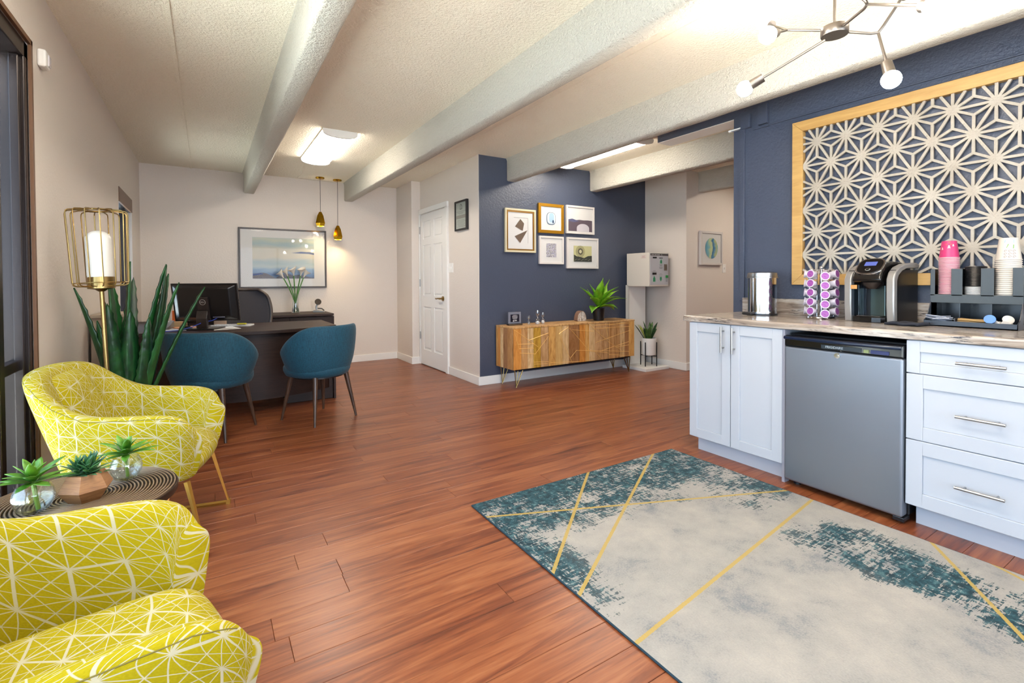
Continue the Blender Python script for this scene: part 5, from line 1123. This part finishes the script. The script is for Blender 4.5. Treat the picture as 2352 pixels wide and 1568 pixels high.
# stitched seam thread on top of each arm
bpy.context.view_layer.update(); ev = shell_o.evaluated_get(bpy.context.evaluated_depsgraph_get())
for sgn in (1, -1):
    pts = []
    for i_ in range(3, 25):
        i = i_//3; fr_ = (i_ % 3)/3; sg_ = lambda q: (q if sgn == 1 else len(sta)-1-q)+2; p = rings[sg_(i)][4].lerp(rings[sg_(i+1)][4], fr_).lerp(rings[sg_(i)][3].lerp(rings[sg_(i+1)][3], fr_), .3); ok, cp, nn_, _ = ev.closest_point_on_mesh(p); pts.append(cp+nn_*.0003)
    MB().tube(pts, .0012, 5).build('seam', mat('seam_thread', C(120, 108, 40), .8), t)
tB = dup(t, (-.25, 1.165, 0), R(9), 'yellow patterned armchair nearest the camera, cut by the frame')
t.location = (-.262, 2.70, 0); t.rotation_euler = (0, 0, R(-11))
# ---------------------------------------------------------------- side table
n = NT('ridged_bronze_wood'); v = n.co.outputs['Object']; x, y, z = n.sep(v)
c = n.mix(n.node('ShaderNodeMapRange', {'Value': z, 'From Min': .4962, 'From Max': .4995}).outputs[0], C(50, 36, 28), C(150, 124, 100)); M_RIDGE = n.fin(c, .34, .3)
t = thing('side_table', 'round bronze side table with ridged ring top between armchairs', 'side table', (-.335, 1.935, 0))
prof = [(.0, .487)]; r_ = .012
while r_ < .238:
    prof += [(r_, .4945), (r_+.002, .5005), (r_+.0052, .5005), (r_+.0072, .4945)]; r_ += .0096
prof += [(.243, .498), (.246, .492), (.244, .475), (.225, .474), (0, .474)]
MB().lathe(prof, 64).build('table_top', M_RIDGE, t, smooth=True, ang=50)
M_COP = mat('copper_gold', C(176, 116, 62), .28, .9)
for i in range(20):
    a = 2*pi*i/20; b = a+R(40)
    MB().tube([(.228*cos(a), .228*sin(a), .476), (.17*cos((a+b)/2), .17*sin((a+b)/2), .25), (.2*cos(b), .2*sin(b), .006)], .0042, 6).build('base_wire', M_COP, t, smooth=True)
    if i % 2 == 0: MB().tube([(.228*cos(b), .228*sin(b), .476), (.17*cos((a+b)/2), .17*sin((a+b)/2), .25), (.2*cos(a), .2*sin(a), .006)], .0042, 6).build('base_wire', M_COP, t, smooth=True)
MB().tube([(.2*cos(a), .2*sin(a), .006) for a in (2*pi*i/40 for i in range(40))], .006, 8, closed=True).tube([(.23*cos(a), .23*sin(a), .47) for a in (2*pi*i/40 for i in range(40))], .006, 8, closed=True).build('base_ring', M_COP, t, smooth=True)
def glass_pot(loc, label, sc, seed, rz):
    t = thing('glass_bud_vase', label, 'plant', loc, rz); t.scale = (sc, sc, sc)
    pr = [(0, 0), (.02, 0), (.034, .008), (.044, .026), (.047, .044), (.043, .062), (.035, .078), (.033, .078), (.0405, .062), (.0445, .044), (.0418, .027), (.033, .011), (.02, .004), (0, .004)]
    MB().lathe(pr, 36, caps=False).build('glass', M_VASE, t, smooth=True)
    MB().lathe([(0, .0052), (.02, .0055), (.0335, .0133), (.043, .031), (.0432, .036), (0, .036)], 32, caps=False).build('water', M_PANE, t, smooth=True)
    MB().tube([(.01, 0, .006), (.004, 0, .05), (0, 0, .085)], .0055, 8).build('stem', M_STEM, t, smooth=True)
    rg = random.Random(seed); wl = lambda u: sin(pi*min(1, u*.86+.14))**.8
    for ring, (cnt, e0, e1, L, W) in enumerate(((7, 12, -2, .095, .012), (6, 34, 14, .085, .013), (5, 58, 46, .07, .013), (3, 80, 78, .05, .011))):
        for i in range(cnt): leaf_obj('leaf', M_SUCC, t, (0, 0, .082+.004*ring), 360*i/cnt+ring*31+rg.uniform(-10, 10), e0+rg.uniform(-8, 8), e1+rg.uniform(-8, 8), L*rg.uniform(.8, 1.1), W, .25, 7, wl, thick=.0015)
glass_pot((-.425, 1.875, .5005), 'green succulent in a clear glass globe, nearer the window', 1.0, 3, 0)
glass_pot((-.235, 2.025, .5005), 'green succulent in a clear glass globe, right of the wooden pot', .95, 9, 1.3)
t = thing('succulent_pot', 'spiky blue green succulent in a faceted wooden pot', 'plant', (-.316, 1.905, .5005), R(25))
MB().lathe([(.042, 0), (.066, .036), (.044, .08), (.036, .08), (.034, .066), (0, .066)], 6).build('pot', M_POTWOOD, t)
MB().lathe([(0, .0665), (.034, .067)], 12, caps=False).build('soil', M_SOIL, t)
rg = random.Random(6); wl = lambda u: sin(pi*min(1, u*.8+.2))**.8
for hx, hy in ((-.018, 0), (.018, .008), (.0, -.014)):
    for i in range(22):
        u = i/22; leaf_obj('leaf', M_TEALS, t, (hx, hy, .07+.03*u), i*137.5, 8+72*u+rg.uniform(-6, 6), -4+80*u, .06-.022*u, .0062, .3, 5, wl, thick=.0012)
